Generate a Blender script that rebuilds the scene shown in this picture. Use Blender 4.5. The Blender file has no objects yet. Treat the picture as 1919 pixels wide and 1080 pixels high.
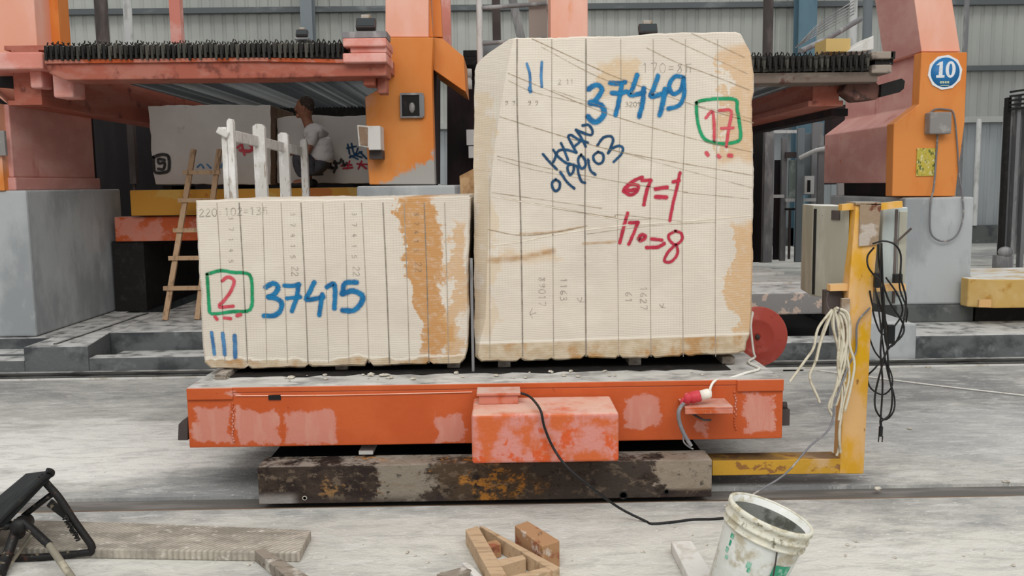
import bpy, bmesh, math, random
from mathutils import Vector, Matrix, noise as mnoise
R = math.radians
random.seed(7)
SC = bpy.context.scene
COL = SC.collection

# ------------------------------------------------------------------ camera
F = 1700.0                      # focal length in pixels of the 1919 px wide frame
CAM = Vector((0.0, 0.0, 1.6))
PITCH = math.atan(195.0 / F)
YAW = R(0.6)
ROLL = R(0.75)
_fw = Vector((math.sin(YAW) * math.cos(PITCH), math.cos(YAW) * math.cos(PITCH), -math.sin(PITCH)))
_r0 = Vector((math.cos(YAW), -math.sin(YAW), 0))
_u0 = _r0.cross(_fw)
_rt = _r0 * math.cos(ROLL) - _u0 * math.sin(ROLL)
_up = _u0 * math.cos(ROLL) + _r0 * math.sin(ROLL)
cd = bpy.data.cameras.new('camera'); cam = bpy.data.objects.new('camera', cd); COL.objects.link(cam)
cam.matrix_world = Matrix(((_rt.x, _up.x, -_fw.x, CAM.x), (_rt.y, _up.y, -_fw.y, CAM.y), (_rt.z, _up.z, -_fw.z, CAM.z), (0, 0, 0, 1)))
cd.sensor_width = 36.0; cd.lens = F / 1919.0 * 36.0; cd.clip_end = 200
SC.camera = cam

def ray(px, py):
    return _fw * F + _rt * (px - 959.5) - _up * (py - 540)
def P(px, py, Y):               # world point on the vertical plane y = Y
    d = ray(px, py); return CAM + d * (Y / d.y)
def G(px, py, z=0.0):           # world point on the level plane at height z
    d = ray(px, py); return CAM + d * ((z - CAM.z) / d.z)
def XP(px, X, py=345):          # depth Y where the plane x = X is seen at px
    d = ray(px, py); return d.y * X / d.x

# ------------------------------------------------------------------ light
SC.view_settings.view_transform = 'Standard'; SC.view_settings.look = 'None'
SC.cycles.transparent_max_bounces = 48
SC.view_settings.exposure = 0.0; SC.view_settings.gamma = 1.0
W = bpy.data.worlds.new('world'); SC.world = W; W.use_nodes = True
wn = W.node_tree.nodes; wl = W.node_tree.links; wn.clear()
tc = wn.new('ShaderNodeTexCoord'); sx = wn.new('ShaderNodeSeparateXYZ'); wl.new(tc.outputs['Generated'], sx.inputs[0])
rp = wn.new('ShaderNodeValToRGB'); wl.new(sx.outputs['Z'], rp.inputs[0])
e = rp.color_ramp.elements
e[0].position = 0.0; e[0].color = (.50, .505, .51, 1)
e[1].position = 0.9; e[1].color = (1.0, 1.0, 1.0, 1)
k = e.new(0.3); k.color = (.74, .745, .75, 1)
bg = wn.new('ShaderNodeBackground')
mr = wn.new('ShaderNodeMapRange'); mr.inputs[1].default_value = -1.0; mr.inputs[2].default_value = .4; mr.inputs[3].default_value = .95; mr.inputs[4].default_value = .56   # the open hall side behind the camera is brighter
wl.new(sx.outputs['Y'], mr.inputs[0]); wl.new(mr.outputs[0], bg.inputs[1])
wo = wn.new('ShaderNodeOutputWorld'); wl.new(rp.outputs[0], bg.inputs[0]); wl.new(bg.outputs[0], wo.inputs[0])
def area(name, loc, target, sx_, sy_, power, col):
    l = bpy.data.lights.new(name, 'AREA'); l.shape = 'RECTANGLE'; l.size = sx_; l.size_y = sy_; l.energy = power; l.color = col
    o = bpy.data.objects.new(name, l); COL.objects.link(o); o.location = loc
    o.rotation_euler = (Vector(target) - Vector(loc)).to_track_quat('-Z', 'Y').to_euler(); return o
area('skylight_front', (0.5, -1.5, 8.0), (0, 5.5, 0.3), 12, 4.5, 720, (1.0, .985, .95))   # roof skylight strip over the aisle
area('skylight_rear', (0.0, 15.5, 11.5), (0, 18.9, 4), 26, 2.5, 700, (1.0, .99, .96))       # roof skylight near the back wall

# ------------------------------------------------------------------ mesh helpers
class MB:
    def __init__(s): s.v = []; s.f = []; s.m = []; s.d = []; s.mi = 0; s.sm = []
    def add(s, vs, fs, d=None, smooth=False):
        n = len(s.v); s.v += [Vector(v) for v in vs]; s.d += (d if d else [0.0] * len(vs))
        for f in fs: s.f.append([i + n for i in f]); s.m.append(s.mi); s.sm.append(smooth)
        return s
    def box(s, x0, x1, y0, y1, z0, z1):
        vs = [(x, y, z) for z in (z0, z1) for y in (y0, y1) for x in (x0, x1)]
        return s.add(vs, [(0, 2, 3, 1), (4, 5, 7, 6), (0, 1, 5, 4), (2, 6, 7, 3), (0, 4, 6, 2), (1, 3, 7, 5)])
    def obox(s, c, size, M3=None):
        vs = []
        for z in (-.5, .5):
            for y in (-.5, .5):
                for x in (-.5, .5):
                    q = Vector((x * size[0], y * size[1], z * size[2]))
                    if M3 is not None: q = M3 @ q
                    vs.append(Vector(c) + q)
        return s.add(vs, [(0, 2, 3, 1), (4, 5, 7, 6), (0, 1, 5, 4), (2, 6, 7, 3), (0, 4, 6, 2), (1, 3, 7, 5)])
    def beam(s, a, b, w, h, up=(0, 0, 1)):         # box from a to b, w sideways, h along up
        a, b = Vector(a), Vector(b); t = (b - a).normalized(); u = Vector(up); sd = t.cross(u).normalized(); u = sd.cross(t).normalized()
        vs = []
        for c in (a, b):
            for i, j in ((-1, -1), (1, -1), (1, 1), (-1, 1)): vs.append(c + sd * (w / 2 * i) + u * (h / 2 * j))
        return s.add(vs, [(3, 2, 1, 0), (4, 5, 6, 7), (0, 1, 5, 4), (1, 2, 6, 5), (2, 3, 7, 6), (3, 0, 4, 7)])
    def prism(s, pts, ext):
        n = len(pts); pts = [Vector(p) for p in pts]; ext = Vector(ext)
        vs = pts + [p + ext for p in pts]
        fs = [tuple(range(n)), tuple(range(2 * n - 1, n - 1, -1))] + [(i, i + n, (i + 1) % n + n, (i + 1) % n) for i in range(n)]
        return s.add(vs, fs)
    def tube(s, path, r, n=8, smooth=3, cap=True):
        pts = catmull(path, smooth) if smooth > 1 and len(path) > 2 else [Vector(p) for p in path]
        N = len(pts); rs = [r] * N if not isinstance(r, (list, tuple)) else [r[0] + (r[1] - r[0]) * i / (N - 1) for i in range(N)]
        u = None; vs = []; fs = []
        for i, p in enumerate(pts):
            t = (pts[min(i + 1, N - 1)] - pts[max(i - 1, 0)])
            t = t.normalized() if t.length > 1e-9 else Vector((0, 0, 1))
            if u is None: u = t.orthogonal().normalized()
            u = (u - t * u.dot(t)).normalized(); w = t.cross(u)
            for k in range(n):
                a = 2 * math.pi * k / n; vs.append(p + (u * math.cos(a) + w * math.sin(a)) * rs[i])
        for i in range(N - 1):
            for k in range(n):
                a = i * n + k; b = i * n + (k + 1) % n; fs.append((a, b, b + n, a + n))
        s.add(vs, fs, smooth=True)
        if cap: s.add(vs[:n], [tuple(range(n - 1, -1, -1))]); s.add(vs[-n:], [tuple(range(n))])
        return s
    def lathe(s, c, axis, prof, n=28, closed=False):  # prof: (radius, height along axis)
        axis = Vector(axis).normalized(); u = axis.orthogonal().normalized(); w = axis.cross(u); c = Vector(c)
        vs = []; fs = []
        for r, h in prof:
            for k in range(n):
                a = 2 * math.pi * k / n; vs.append(c + axis * h + (u * math.cos(a) + w * math.sin(a)) * r)
        m = len(prof)
        for i in range(m if closed else m - 1):
            for k in range(n):
                a = i * n + k; b = i * n + (k + 1) % n; j = ((i + 1) % m) * n
                fs.append((a, b, j + (k + 1) % n, j + k))
        return s.add(vs, fs, smooth=True)
    def ball(s, c, rx, ry, rz, n=12, m=8):
        vs = []; fs = []; c = Vector(c)
        for i in range(m + 1):
            th = math.pi * i / m
            for k in range(n):
                a = 2 * math.pi * k / n
                vs.append(c + Vector((rx * math.sin(th) * math.cos(a), ry * math.sin(th) * math.sin(a), rz * math.cos(th))))
        for i in range(m):
            for k in range(n):
                a = i * n + k; b = i * n + (k + 1) % n; fs.append((a, a + n, b + n, b))
        return s.add(vs, fs, smooth=True)
    def rot(s, c, M3):
        c = Vector(c); s.v = [c + M3 @ (v - c) for v in s.v]; return s

def catmull(path, k):
    p = [Vector(q) for q in path]; out = []
    for i in range(len(p) - 1):
        a = p[i - 1] if i else p[0] * 2 - p[1]; b = p[i]; c = p[i + 1]; d = p[i + 2] if i + 2 < len(p) else p[-1] * 2 - p[-2]
        for j in range(k):
            t = j / k
            out.append(.5 * ((2 * b) + (c - a) * t + (2 * a - 5 * b + 4 * c - d) * t * t + (3 * b - a - 3 * c + d) * t ** 3))
    out.append(p[-1]); return out

ORG = {}
def thing(name, label, cat, loc, group=None):
    o = bpy.data.objects.new(name, None); COL.objects.link(o); o.location = loc; o.empty_display_size = .1
    ORG[o.name] = Vector(loc); tag(o, label, cat, group); return o
def tag(o, label=None, cat=None, group=None, kind=None):
    if label: o['label'] = label
    if cat: o['category'] = cat
    if group: o['group'] = group
    if kind: o['kind'] = kind
    return o
def build(name, mb, mats, parent=None, bevel=0, origin=None, label=None, seg=2, kind=None):
    if parent is not None: org = ORG[parent.name]
    elif origin is not None: org = Vector(origin)
    else:
        xs = [v.x for v in mb.v]; ys = [v.y for v in mb.v]; zs = [v.z for v in mb.v]
        org = Vector(((min(xs) + max(xs)) / 2, (min(ys) + max(ys)) / 2, min(zs)))
    me = bpy.data.meshes.new(name); me.from_pydata([tuple(v - org) for v in mb.v], [], mb.f)
    if not isinstance(mats, (list, tuple)): mats = [mats]
    for m in mats: me.materials.append(m)
    for p, mi, sm in zip(me.polygons, mb.m, mb.sm): p.material_index = mi; p.use_smooth = sm
    if any(mb.d):
        at = me.attributes.new('edge', 'FLOAT', 'POINT')
        for i, d in enumerate(mb.d): at.data[i].value = d
    bm = bmesh.new(); bm.from_mesh(me)
    if not any(mb.d): bmesh.ops.recalc_face_normals(bm, faces=bm.faces)
    bm.to_mesh(me); bm.free()
    o = bpy.data.objects.new(name, me); COL.objects.link(o)
    if parent is not None: o.parent = parent
    else: o.location = org
    ORG[o.name] = org
    if bevel:
        b = o.modifiers.new('bevel', 'BEVEL'); b.width = bevel; b.segments = seg; b.limit_method = 'ANGLE'; b.angle_limit = R(35)
    if label: o['label'] = label
    if kind: o['kind'] = kind
    return o
def struct(name, mb, m, **k):
    o = build(name, mb, m, **k); o['kind'] = 'structure'; return o
def single(name, label, cat, mb, m, group=None, kind=None, **k):
    return tag(build(name, mb, m, **k), label, cat, group, kind)
def dup(root, off, label=None):
    c = root.copy(); COL.objects.link(c); c.location = Vector(root.location) + Vector(off); ORG[c.name] = Vector(c.location)
    if label: c['label'] = label
    for ch in root.children:
        d = ch.copy(); COL.objects.link(d); d.parent = c
        for g in ch.children:
            q = g.copy(); COL.objects.link(q); q.parent = d
    return c

# ------------------------------------------------------------------ materials
def rgb(h):
    h = h.lstrip('#'); c = [int(h[i:i + 2], 16) / 255 for i in (0, 2, 4)]
    return tuple([x / 12.92 if x <= .04045 else ((x + .055) / 1.055) ** 2.4 for x in c] + [1.0])
class NT:
    def __init__(s, name):
        s.m = bpy.data.materials.new(name); s.m.use_nodes = True; s.t = s.m.node_tree; s.n = s.t.nodes; s.l = s.t.links
        s.b = s.n['Principled BSDF']; s.tc = s.n.new('ShaderNodeTexCoord')
    def put(s, sock, v):
        if hasattr(v, 'is_output') or isinstance(v, bpy.types.NodeSocket): s.l.new(v, sock)
        else: sock.default_value = v
    def noise(s, scale=(5, 5, 5), detail=4, seed=0, rough=.6, dist=0):
        if not isinstance(scale, (tuple, list)): scale = (scale,) * 3
        mp = s.n.new('ShaderNodeMapping'); mp.inputs['Scale'].default_value = scale; mp.inputs['Location'].default_value = (seed * 3.7, seed * 1.3, seed * 2.1)
        s.l.new(s.tc.outputs['Object'], mp.inputs[0])
        n = s.n.new('ShaderNodeTexNoise'); n.inputs['Scale'].default_value = 1; n.inputs['Detail'].default_value = detail
        n.inputs['Roughness'].default_value = rough; n.inputs['Distortion'].default_value = dist
        s.l.new(mp.outputs[0], n.inputs['Vector']); return n.outputs['Fac']
    def math(s, op, a, b=0, c=0):
        n = s.n.new('ShaderNodeMath'); n.operation = op; s.put(n.inputs[0], a); s.put(n.inputs[1], b); s.put(n.inputs[2], c); return n.outputs[0]
    def step(s, v, lo, hi, a=0, b=1):
        n = s.n.new('ShaderNodeMapRange'); n.interpolation_type = 'SMOOTHSTEP'; n.clamp = True
        if lo > hi: lo, hi, a, b = hi, lo, b, a
        s.put(n.inputs[0], v); n.inputs[1].default_value = lo; n.inputs[2].default_value = hi; n.inputs[3].default_value = a; n.inputs[4].default_value = b
        return n.outputs[0]
    def mix(s, f, a, b):
        n = s.n.new('ShaderNodeMix'); n.data_type = 'RGBA'; s.put(n.inputs[0], f); s.put(n.inputs[6], a); s.put(n.inputs[7], b); return n.outputs[2]
    def xyz(s):
        n = s.n.new('ShaderNodeSeparateXYZ'); s.l.new(s.tc.outputs['Object'], n.inputs[0]); return n.outputs
    def nz(s):
        g = s.n.new('ShaderNodeNewGeometry'); n = s.n.new('ShaderNodeSeparateXYZ'); s.l.new(g.outputs['Normal'], n.inputs[0]); return n.outputs[2]
    def bump(s, h, st=.3, dist=.01):
        n = s.n.new('ShaderNodeBump'); n.inputs['Strength'].default_value = st; n.inputs['Distance'].default_value = dist; s.l.new(h, n.inputs['Height']); s.l.new(n.outputs[0], s.b.inputs['Normal'])
    def out(s, col, rough=.7, metal=0, spec=.3):
        s.put(s.b.inputs['Base Color'], col); s.put(s.b.inputs['Roughness'], rough); s.b.inputs['Metallic'].default_value = metal
        s.b.inputs['Specular IOR Level'].default_value = spec; return s.m
def M(name, base, layers=(), rough=.7, metal=0, bump=None, dust=None, spec=.3):
    t = NT(name); c = rgb(base)
    for i, L in enumerate(layers):           # (colour, scale, lo, hi[, amount])
        n = t.noise(L[1], 5, seed=i + len(name)); f = t.step(n, L[2], L[3], 0, L[4] if len(L) > 4 else 1)
        c = t.mix(f, c, rgb(L[0]))
    if dust:                                 # settled stone dust on level faces: (colour, amount)
        f = t.math('MULTIPLY', t.step(t.nz(), .5, .9), t.step(t.noise(6, 4, 9), .25, .6, 0, dust[1])); c = t.mix(f, c, rgb(dust[0]))
    if bump: t.bump(t.noise(bump[0], 6, 3), bump[1], bump[2] if len(bump) > 2 else .01)
    return t.out(c, rough, metal, spec)

m_orange = M('orange_paint', '#bb5427', [('#c98472', (2.4, 2.4, 3.4), .47, .54, .85), ('#cf6434', (9, 9, 9), .5, .7, .5), ('#8a3a1e', (25, 25, 25), .66, .74, .6), ('#d8c4b4', (40, 40, 12), .68, .75, .5)], .5, bump=(40, .15), dust=('#cfc9c0', .55))
m_orange2 = M('motor_orange_paint', '#c96436', [('#cf8c82', (6, 6, 6), .42, .56, .9), ('#cf5520', (11, 11, 11), .52, .6, .9), ('#8a4a34', (40, 40, 40), .68, .74, .8)], .55, bump=(60, .35), dust=('#dcb9a8', .8))
m_col = M('column_orange_paint', '#d97f36', [('#e08e48', (1.5, 1.5, .6), .4, .6), ('#cf6a20', (5, 5, 1.5), .55, .7, .6), ('#d9a58a', (9, 9, 2), .66, .76, .6)], .5, bump=(20, .08))
m_salmon = M('salmon_paint', '#ecaa90', [('#f0bba8', (2, 2, .8), .4, .65), ('#e08a50', (4, 4, 1.2), .62, .72, .8)], .55, bump=(15, .08))
m_pink = M('faded_red_paint', '#cf958c', [('#dcaaa0', (1.5, 1.5, 3), .4, .65), ('#a8584a', (5, 5, 1), .58, .75, .7), ('#c9652c', (6, 6, 6), .68, .74, .9)], .6, bump=(15, .1))
m_pinkbeam = M('pink_beam_paint', '#d88a7a', [('#e2aaa0', (3, 3, 3), .45, .65), ('#b34a26', (7, 7, 2), .58, .7, .8)], .55, bump=(20, .15))
m_redbrown = M('red_brown_paint', '#a65c4a', [('#b07464', (3, .6, 6), .45, .6, .7), ('#5a2a22', (6, 6, 6), .55, .7, .7)], .65, bump=(20, .2))
m_concrete = M('grey_concrete', '#b2b6b7', [('#989c9e', (2, 2, 1), .42, .62), ('#bfc3c4', (3, 3, 1.5), .55, .72, .8), ('#4c4f50', (7, 7, 2), .64, .78, .6)], .85, bump=(18, .25), dust=('#c9cac8', .9))
m_concdark = M('damp_dark_concrete', '#66696a', [('#45484a', (2.5, 2.5, 3), .47, .64), ('#84888a', (6, 6, 6), .55, .72, .7)], .8, bump=(14, .5, .02), dust=('#d6d6d2', .95))
m_concplinth = M('plinth_concrete', '#5f6260', [('#45484a', (3, 3, 2), .45, .62), ('#7d8080', (7, 7, 7), .6, .7, .6)], .85, bump=(18, .3))
m_peel = M('peeling_concrete', '#8d8a88', [('#c8b2a4', (7, 7, 7), .53, .58), ('#66635f', (4, 4, 4), .6, .7, .6)], .85, bump=(16, .5), dust=('#e0dfdc', .95))
m_steelrail = M('worn_rail_steel', '#5a5a58', [('#3a3836', (3, 20, 20), .5, .65)], .45, .5, dust=('#d8d8d4', .9))
m_rustbeam = None
m_black = M('black_grease', '#1a1817', [('#2c2826', (12, 12, 12), .5, .7)], .7, bump=(30, .4))  # black for greasy parts, also for shade painted under the blocks and car
m_rubber = M('dark_curtain', '#1d1a1a', [('#2b2627', (2, 2, .4), .5, .7)], .8)
m_maroon = M('dark_maroon_steel', '#2c1c1e', [('#1a1416', (3, 3, 1), .45, .6)], .7)
m_blkplastic = M('black_plastic', '#1d1e1f', [('#35342f', (20, 20, 20), .58, .68, .6)], .5)
m_blkseat = M('black_seat_fabric', '#242628', [('#3a3c3c', (8, 30, 8), .5, .7, .6)], .75, bump=(90, .2, .004))
m_chairmetal = M('chipped_black_tube', '#1b1a1a', [('#7a6e5a', (28, 28, 28), .6, .66, .9), ('#4a2e20', (18, 18, 18), .6, .68, .8)], .5, bump=(50, .3))
m_chairgrey = M('khaki_grey_tube', '#857f70', [('#b5ad98', (10, 10, 10), .5, .65), ('#4d463a', (25, 25, 25), .62, .7)], .6)
m_yellow = M('yellow_paint', '#d6a02c', [('#dcb078', (3, 3, 1.6), .42, .54, .95), ('#d8a418', (6, 6, 3), .55, .65), ('#7a4a28', (20, 20, 12), .66, .72, .8)], .5, bump=(25, .15), dust=('#cfc4a8', .5))
m_yellowarm = M('worn_yellow_arm', '#c99a35', [('#8a5c3a', (10, 10, 16), .56, .62, .85), ('#cdae8c', (5, 5, 5), .55, .68, .7), ('#2a211d', (7, 7, 25), .66, .7, .9)], .6, bump=(25, .3), dust=('#5a4636', .8))
m_yellowcart = M('amber_paint', '#c48a30', [('#b0602c', (1.6, 1.6, 1.6), .58, .62, .8), ('#c9a558', (2.4, 2.4, 3), .56, .64, .6)], .6, dust=('#b9a16a', .6))
m_cab = M('cabinet_grey_paint', '#a3a193', [('#b6b4a6', (5, 5, 1.5), .5, .65), ('#5b544a', (22, 22, 14), .66, .72, .8), ('#86847a', (2, 2, .5), .55, .7, .6)], .55, dust=('#f0efea', .95))
m_cab2 = M('cabinet_blue_grey_paint', '#a9b2b1', [('#c3c8c6', (5, 5, 1.5), .5, .65), ('#6a665e', (16, 16, 9), .66, .74, .8)], .55, dust=('#f0efea', .9))
m_rustbox = M('rusted_plate', '#94806a', [('#6b4030', (14, 14, 14), .55, .62), ('#b5aba0', (9, 9, 9), .5, .6, .9)], .8, bump=(40, .5), dust=('#f0efec', .9))
m_white = M('dusty_white', '#d6d4cf', [('#b8b2a6', (9, 9, 3), .5, .68)], .8, bump=(30, .2))
m_fence = M('flaking_whitewash', '#cfccc6', [('#9c8a78', (40, 40, 10), .56, .64, .8), ('#e4e2de', (12, 12, 4), .5, .65)], .85, bump=(50, .4))
m_fencerail = M('flaked_board', '#b7a48c', [('#d2cdc4', (12, 12, 12), .5, .58), ('#6e5a48', (25, 25, 25), .62, .7)], .85, bump=(50, .4))
m_wood = M('raw_wood', '#b08a62', [('#8b6a4a', (30, 4, 30), .5, .66, .8), ('#c9a67c', (7, 2, 7), .5, .65)], .75, bump=(30, .2))
m_ladder = M('ladder_wood', '#bb9a7a', [('#84684e', (25, 25, 5), .5, .66, .8), ('#bfa282', (8, 8, 2), .5, .7)], .75)
m_woodpale = M('pale_pine', '#bda283', [('#a0876a', (6, 40, 40), .5, .64, .8), ('#8f6a4a', (10, 10, 10), .62, .72, .7), ('#cfc8ba', (5, 5, 5), .6, .7, .6)], .75, bump=(40, .2))
m_woodred = M('reddish_timber', '#a9825e', [('#8e4c36', (9, 9, 9), .5, .6, .8), ('#cfc6bc', (14, 14, 14), .58, .66, .7), ('#5a4336', (30, 6, 30), .6, .7, .7)], .8, bump=(40, .3))
m_timbergrey = M('dusty_timber', '#8e8478', [('#6b6055', (6, 40, 40), .5, .62), ('#bfb9ae', (9, 9, 9), .52, .64)], .85, bump=(40, .4))
m_plank = None
m_chip = M('pale_stone_chip', '#d3cdc0', [('#aaa294', (20, 20, 20), .5, .65)], .85)
m_blkstone = M('rear_block_stone', '#c6c0ba', [('#d0cac4', (1.5, 1.5, 1.5), .4, .65), ('#8e8274', (3, 3, 3), .64, .74, .7)], .85, bump=(14, .2))
m_bstain = M('rough_brown_stone', '#8c7460', [('#6e5a4a', (6, 6, 6), .5, .65), ('#b0a090', (8, 8, 8), .56, .7)], .9, bump=(14, .6, .02))
m_redreel = M('faded_red_enamel', '#b44c40', [('#c46a60', (5, 5, 5), .5, .68), ('#8c3a30', (14, 14, 14), .6, .7, .7)], .5, bump=(20, .1))
m_redplug = M('red_plug_plastic', '#c23a44', [('#d4707a', (25, 25, 25), .55, .68, .7)], .5)
m_whiteplug = M('white_plug_plastic', '#e8e0d4', [('#c9bca8', (25, 25, 25), .55, .68)], .5)
m_wirecream = M('cream_cable_jacket', '#cfc8b4', [('#a89c84', (14, 14, 14), .5, .66)], .65)
m_wirewhite = M('white_cable_jacket', '#e6e4dc', [('#c4bfb0', (14, 14, 14), .55, .7)], .6)
m_wiregrey = M('grey_cable_jacket', '#77767a', [('#a8a29a', (14, 14, 14), .55, .7)], .6)
m_wireblack = M('black_cable_jacket', '#1c1c1d', [('#4e4a46', (30, 30, 30), .6, .7, .7)], .5)
m_siding = M('grey_sheet_siding', '#a6a8a2', [('#989a96', (.4, .4, .15), .4, .65), ('#b2b4ad', (.25, .25, .5), .5, .7), ('#92958f', (3, 3, .3), .64, .8, .4)], .6, 0)
m_siding2 = M('blue_grey_lower_siding', '#949a9c', [('#a4a9ab', (1.5, 1.5, .2), .4, .65)], .55, .1)
m_girt = M('girt_steel', '#5c6162', [('#7c8080', (1, 3, 3), .5, .7)], .6, .2)
m_girtw = M('pale_girt', '#a9aba7', [], .7)
m_teal = M('teal_grey_steel', '#5f7c8a', [('#54707e', (2, 2, .6), .45, .65)], .55, .1)
m_bluegrey = M('blue_grey_steel', '#7a8286', [], .6, .1)
m_postdark = M('dark_brown_steel', '#4a4240', [('#6a605c', (3, 3, 1), .5, .7)], .7)
m_postgrey = M('greyed_steel', '#7f7f80', [('#a3a3a2', (6, 6, 1.5), .5, .65), ('#5a5654', (8, 8, 2), .6, .72)], .6)
m_postwhite = M('white_painted_pipe', '#cfd0ce', [('#b0b0ac', (8, 8, 3), .5, .68)], .6)
m_blade = M('steel_blade', '#6f757a', [('#3c4044', (30, .4, 8), .45, .6), ('#9aa0a4', (30, .3, 8), .62, .72)], .4, .6)
m_tension = M('greasy_tensioner', '#26231f', [('#57544c', (30, 30, 30), .56, .64), ('#15130f', (18, 18, 18), .5, .6)], .65, .2, bump=(60, .5))
m_greypaint = M('grey_box_paint', '#8b8784', [('#a09c98', (9, 9, 9), .5, .65)], .6)
m_skin = M('skin', '#8a5b46', [('#96664f', (20, 20, 20), .45, .6)], .6)
m_hair = M('short_black_hair', '#3a2f2b', [('#54463f', (60, 60, 60), .5, .6)], .9)
m_shirt = M('white_shirt_cloth', '#cfc8c6', [('#b9b1af', (8, 8, 14), .5, .7)], .85, bump=(9, .5, .02))
m_trouser = M('dark_trouser_cloth', '#4a484c', [('#38373c', (8, 8, 10), .5, .7)], .9, bump=(9, .5, .02))
m_jean = M('blue_grey_denim', '#55626e', [], .9)
m_shoe = M('dark_shoe', '#2a2826', [], .7)
m_sign = M('blue_enamel', '#2c78b4', [], .4); m_signw = M('white_enamel', '#e6e8ea', [('#cdd2d4', (20, 20, 20), .55, .7)], .45)
m_notice = M('yellow_notice_print', '#c2b04a', [('#5e6a30', (40, 40, 30), .54, .58), ('#d8d0a0', (30, 30, 24), .56, .6)], .6)
m_bucket = M('dusty_white_plastic', '#dadcd6', [('#b8b09a', (9, 9, 9), .5, .64), ('#e2e2de', (14, 14, 14), .5, .62)], .6, bump=(30, .3))
m_bucketrim = M('cement_caked_rim', '#d8d5c6', [('#bdb59c', (18, 18, 30), .5, .6), ('#8c8672', (26, 26, 26), .6, .66), ('#e0dcc8', (12, 12, 12), .55, .65)], .8, bump=(35, .7, .01))
m_bucketin = M('dried_cement_lining', '#7d7f79', [('#55564f', (12, 12, 12), .5, .62), ('#8e918c', (9, 9, 9), .55, .68)], .85, bump=(20, .5))
m_green = M('faded_green_print', '#3c9a78', [('#9cc8b4', (25, 25, 25), .5, .6, .8)], .7)
m_yellowbox = M('yellow_card', '#cfb070', [], .8)
m_lampglass = M('lamp_glass', '#3c4042', [], .2)
m_white_far = M('sunlit_white_sheet', '#f4f4f2', [], .9)  # plain flat white for the two panels in the slot

def rnd_mat(name, c0, c1, layers, rough):
    t = NT(name); oi = t.n.new('ShaderNodeObjectInfo'); c = t.mix(t.step(oi.outputs['Random'], .2, .9), rgb(c0), rgb(c1))
    for i, L in enumerate(layers): c = t.mix(t.step(t.noise(L[1], 5, i + 3), L[2], L[3], 0, L[4]), c, rgb(L[0]))
    t.bump(t.noise(50, 4, 1), .3, .006); return t.out(c, rough)
m_blade = rnd_mat('steel_blade_dusty', '#6d7378', '#c4c8ca', [('#54585c', (20, .5, 8), .5, .65, .6)], .5)
m_tension = rnd_mat('greasy_tensioner', '#1f1d1a', '#4c4942', [('#8a867c', (35, 35, 35), .60, .68, .9), ('#12100d', (18, 18, 18), .5, .6, .8)], .65)

def stone(name, sx, sz, stain, band, seed):
    """cream sawn stone: fine sawing ridges, faint net of lines, rust-brown stains, rough unsawn foot"""
    t = NT(name); X, Y, Z = t.xyz()
    c = t.mix(t.step(t.noise((1.2, 1.2, 1.6), 4, seed), .35, .7), rgb('#d8cebf'), rgb('#cdc3b6'))
    c = t.mix(t.step(t.noise((5, 5, 8), 5, seed + 1), .45, .75, 0, .5), c, rgb('#e0d8ca'))
    wob = t.math('MULTIPLY', t.noise((3, 3, 3), 2, seed + 2), .05)
    h = t.math('SINE', t.math('MULTIPLY', t.math('ADD', Z, wob), 2 * math.pi / .0125))
    g = t.math('SINE', t.math('MULTIPLY', X, 2 * math.pi / .016))
    c = t.mix(t.step(h, .2, 1, 0, .30), c, rgb('#bdb2a2'))
    c = t.mix(t.math('MULTIPLY', t.step(g, .5, 1, 0, .22), t.step(t.noise((1.5, 1.5, 1.5), 2, seed + 3), .4, .6)), c, rgb('#b6ab9b'))
    for (x0, slope, w, colr, lo, amt, zlo, zhi) in stain:
        n = t.noise((7, 7, 5), 5, seed + 4 + x0); n2 = t.noise((30, 6, 60), 3, seed + 5)
        d = t.math('ADD', X, t.math('MULTIPLY', Z, slope)); d = t.math('ADD', d, t.math('MULTIPLY', t.math('SUBTRACT', n, .5), .42)); d = t.math('ADD', d, t.math('MULTIPLY', t.math('SUBTRACT', n2, .5), .08))
        f = t.math('MULTIPLY', t.step(d, x0, x0 + .02), t.step(d, x0 + w + .03, x0 + w))
        zf = t.math('ADD', Z, t.math('MULTIPLY', t.math('SUBTRACT', n, .5), .2))
        f = t.math('MULTIPLY', f, t.math('MULTIPLY', t.step(zf, zlo, zlo + .06), t.step(zf, zhi, zhi - .06)))
        f = t.math('MULTIPLY', f, t.step(n2, .2, .55, .55 * amt, amt))
        c = t.mix(f, c, rgb(colr))
    zb = t.math('ADD', Z, t.math('MULTIPLY', t.math('SUBTRACT', t.noise((5, 5, 5), 4, seed + 8), .5), band[2]))
    zb = t.math('SUBTRACT', zb, t.math('MULTIPLY', X, band[3]))
    rough = t.mix(t.step(t.noise((14, 14, 22), 5, seed + 9), .35, .65), rgb('#b7a284'), rgb('#c9b9a0'))
    rough = t.mix(t.step(t.noise((6, 6, 6), 4, seed + 10), .5, .65), rough, rgb('#b08450'))
    c = t.mix(t.step(zb, band[0], band[0] - .012, 0, band[1]), c, rough)
    ridge = t.math('MULTIPLY', t.step(zb, band[0] - .006, band[0] + .002), t.step(zb, band[0] + .014, band[0] + .006)); c = t.mix(t.math('MULTIPLY', ridge, .7), c, rgb('#e9e0d0'))
    hh = t.math('ADD', t.math('MULTIPLY', h, .15), t.noise((22, 22, 40), 5, seed + 11)); t.bump(hh, .25, .006)
    return t.out(c, .85)
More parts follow.
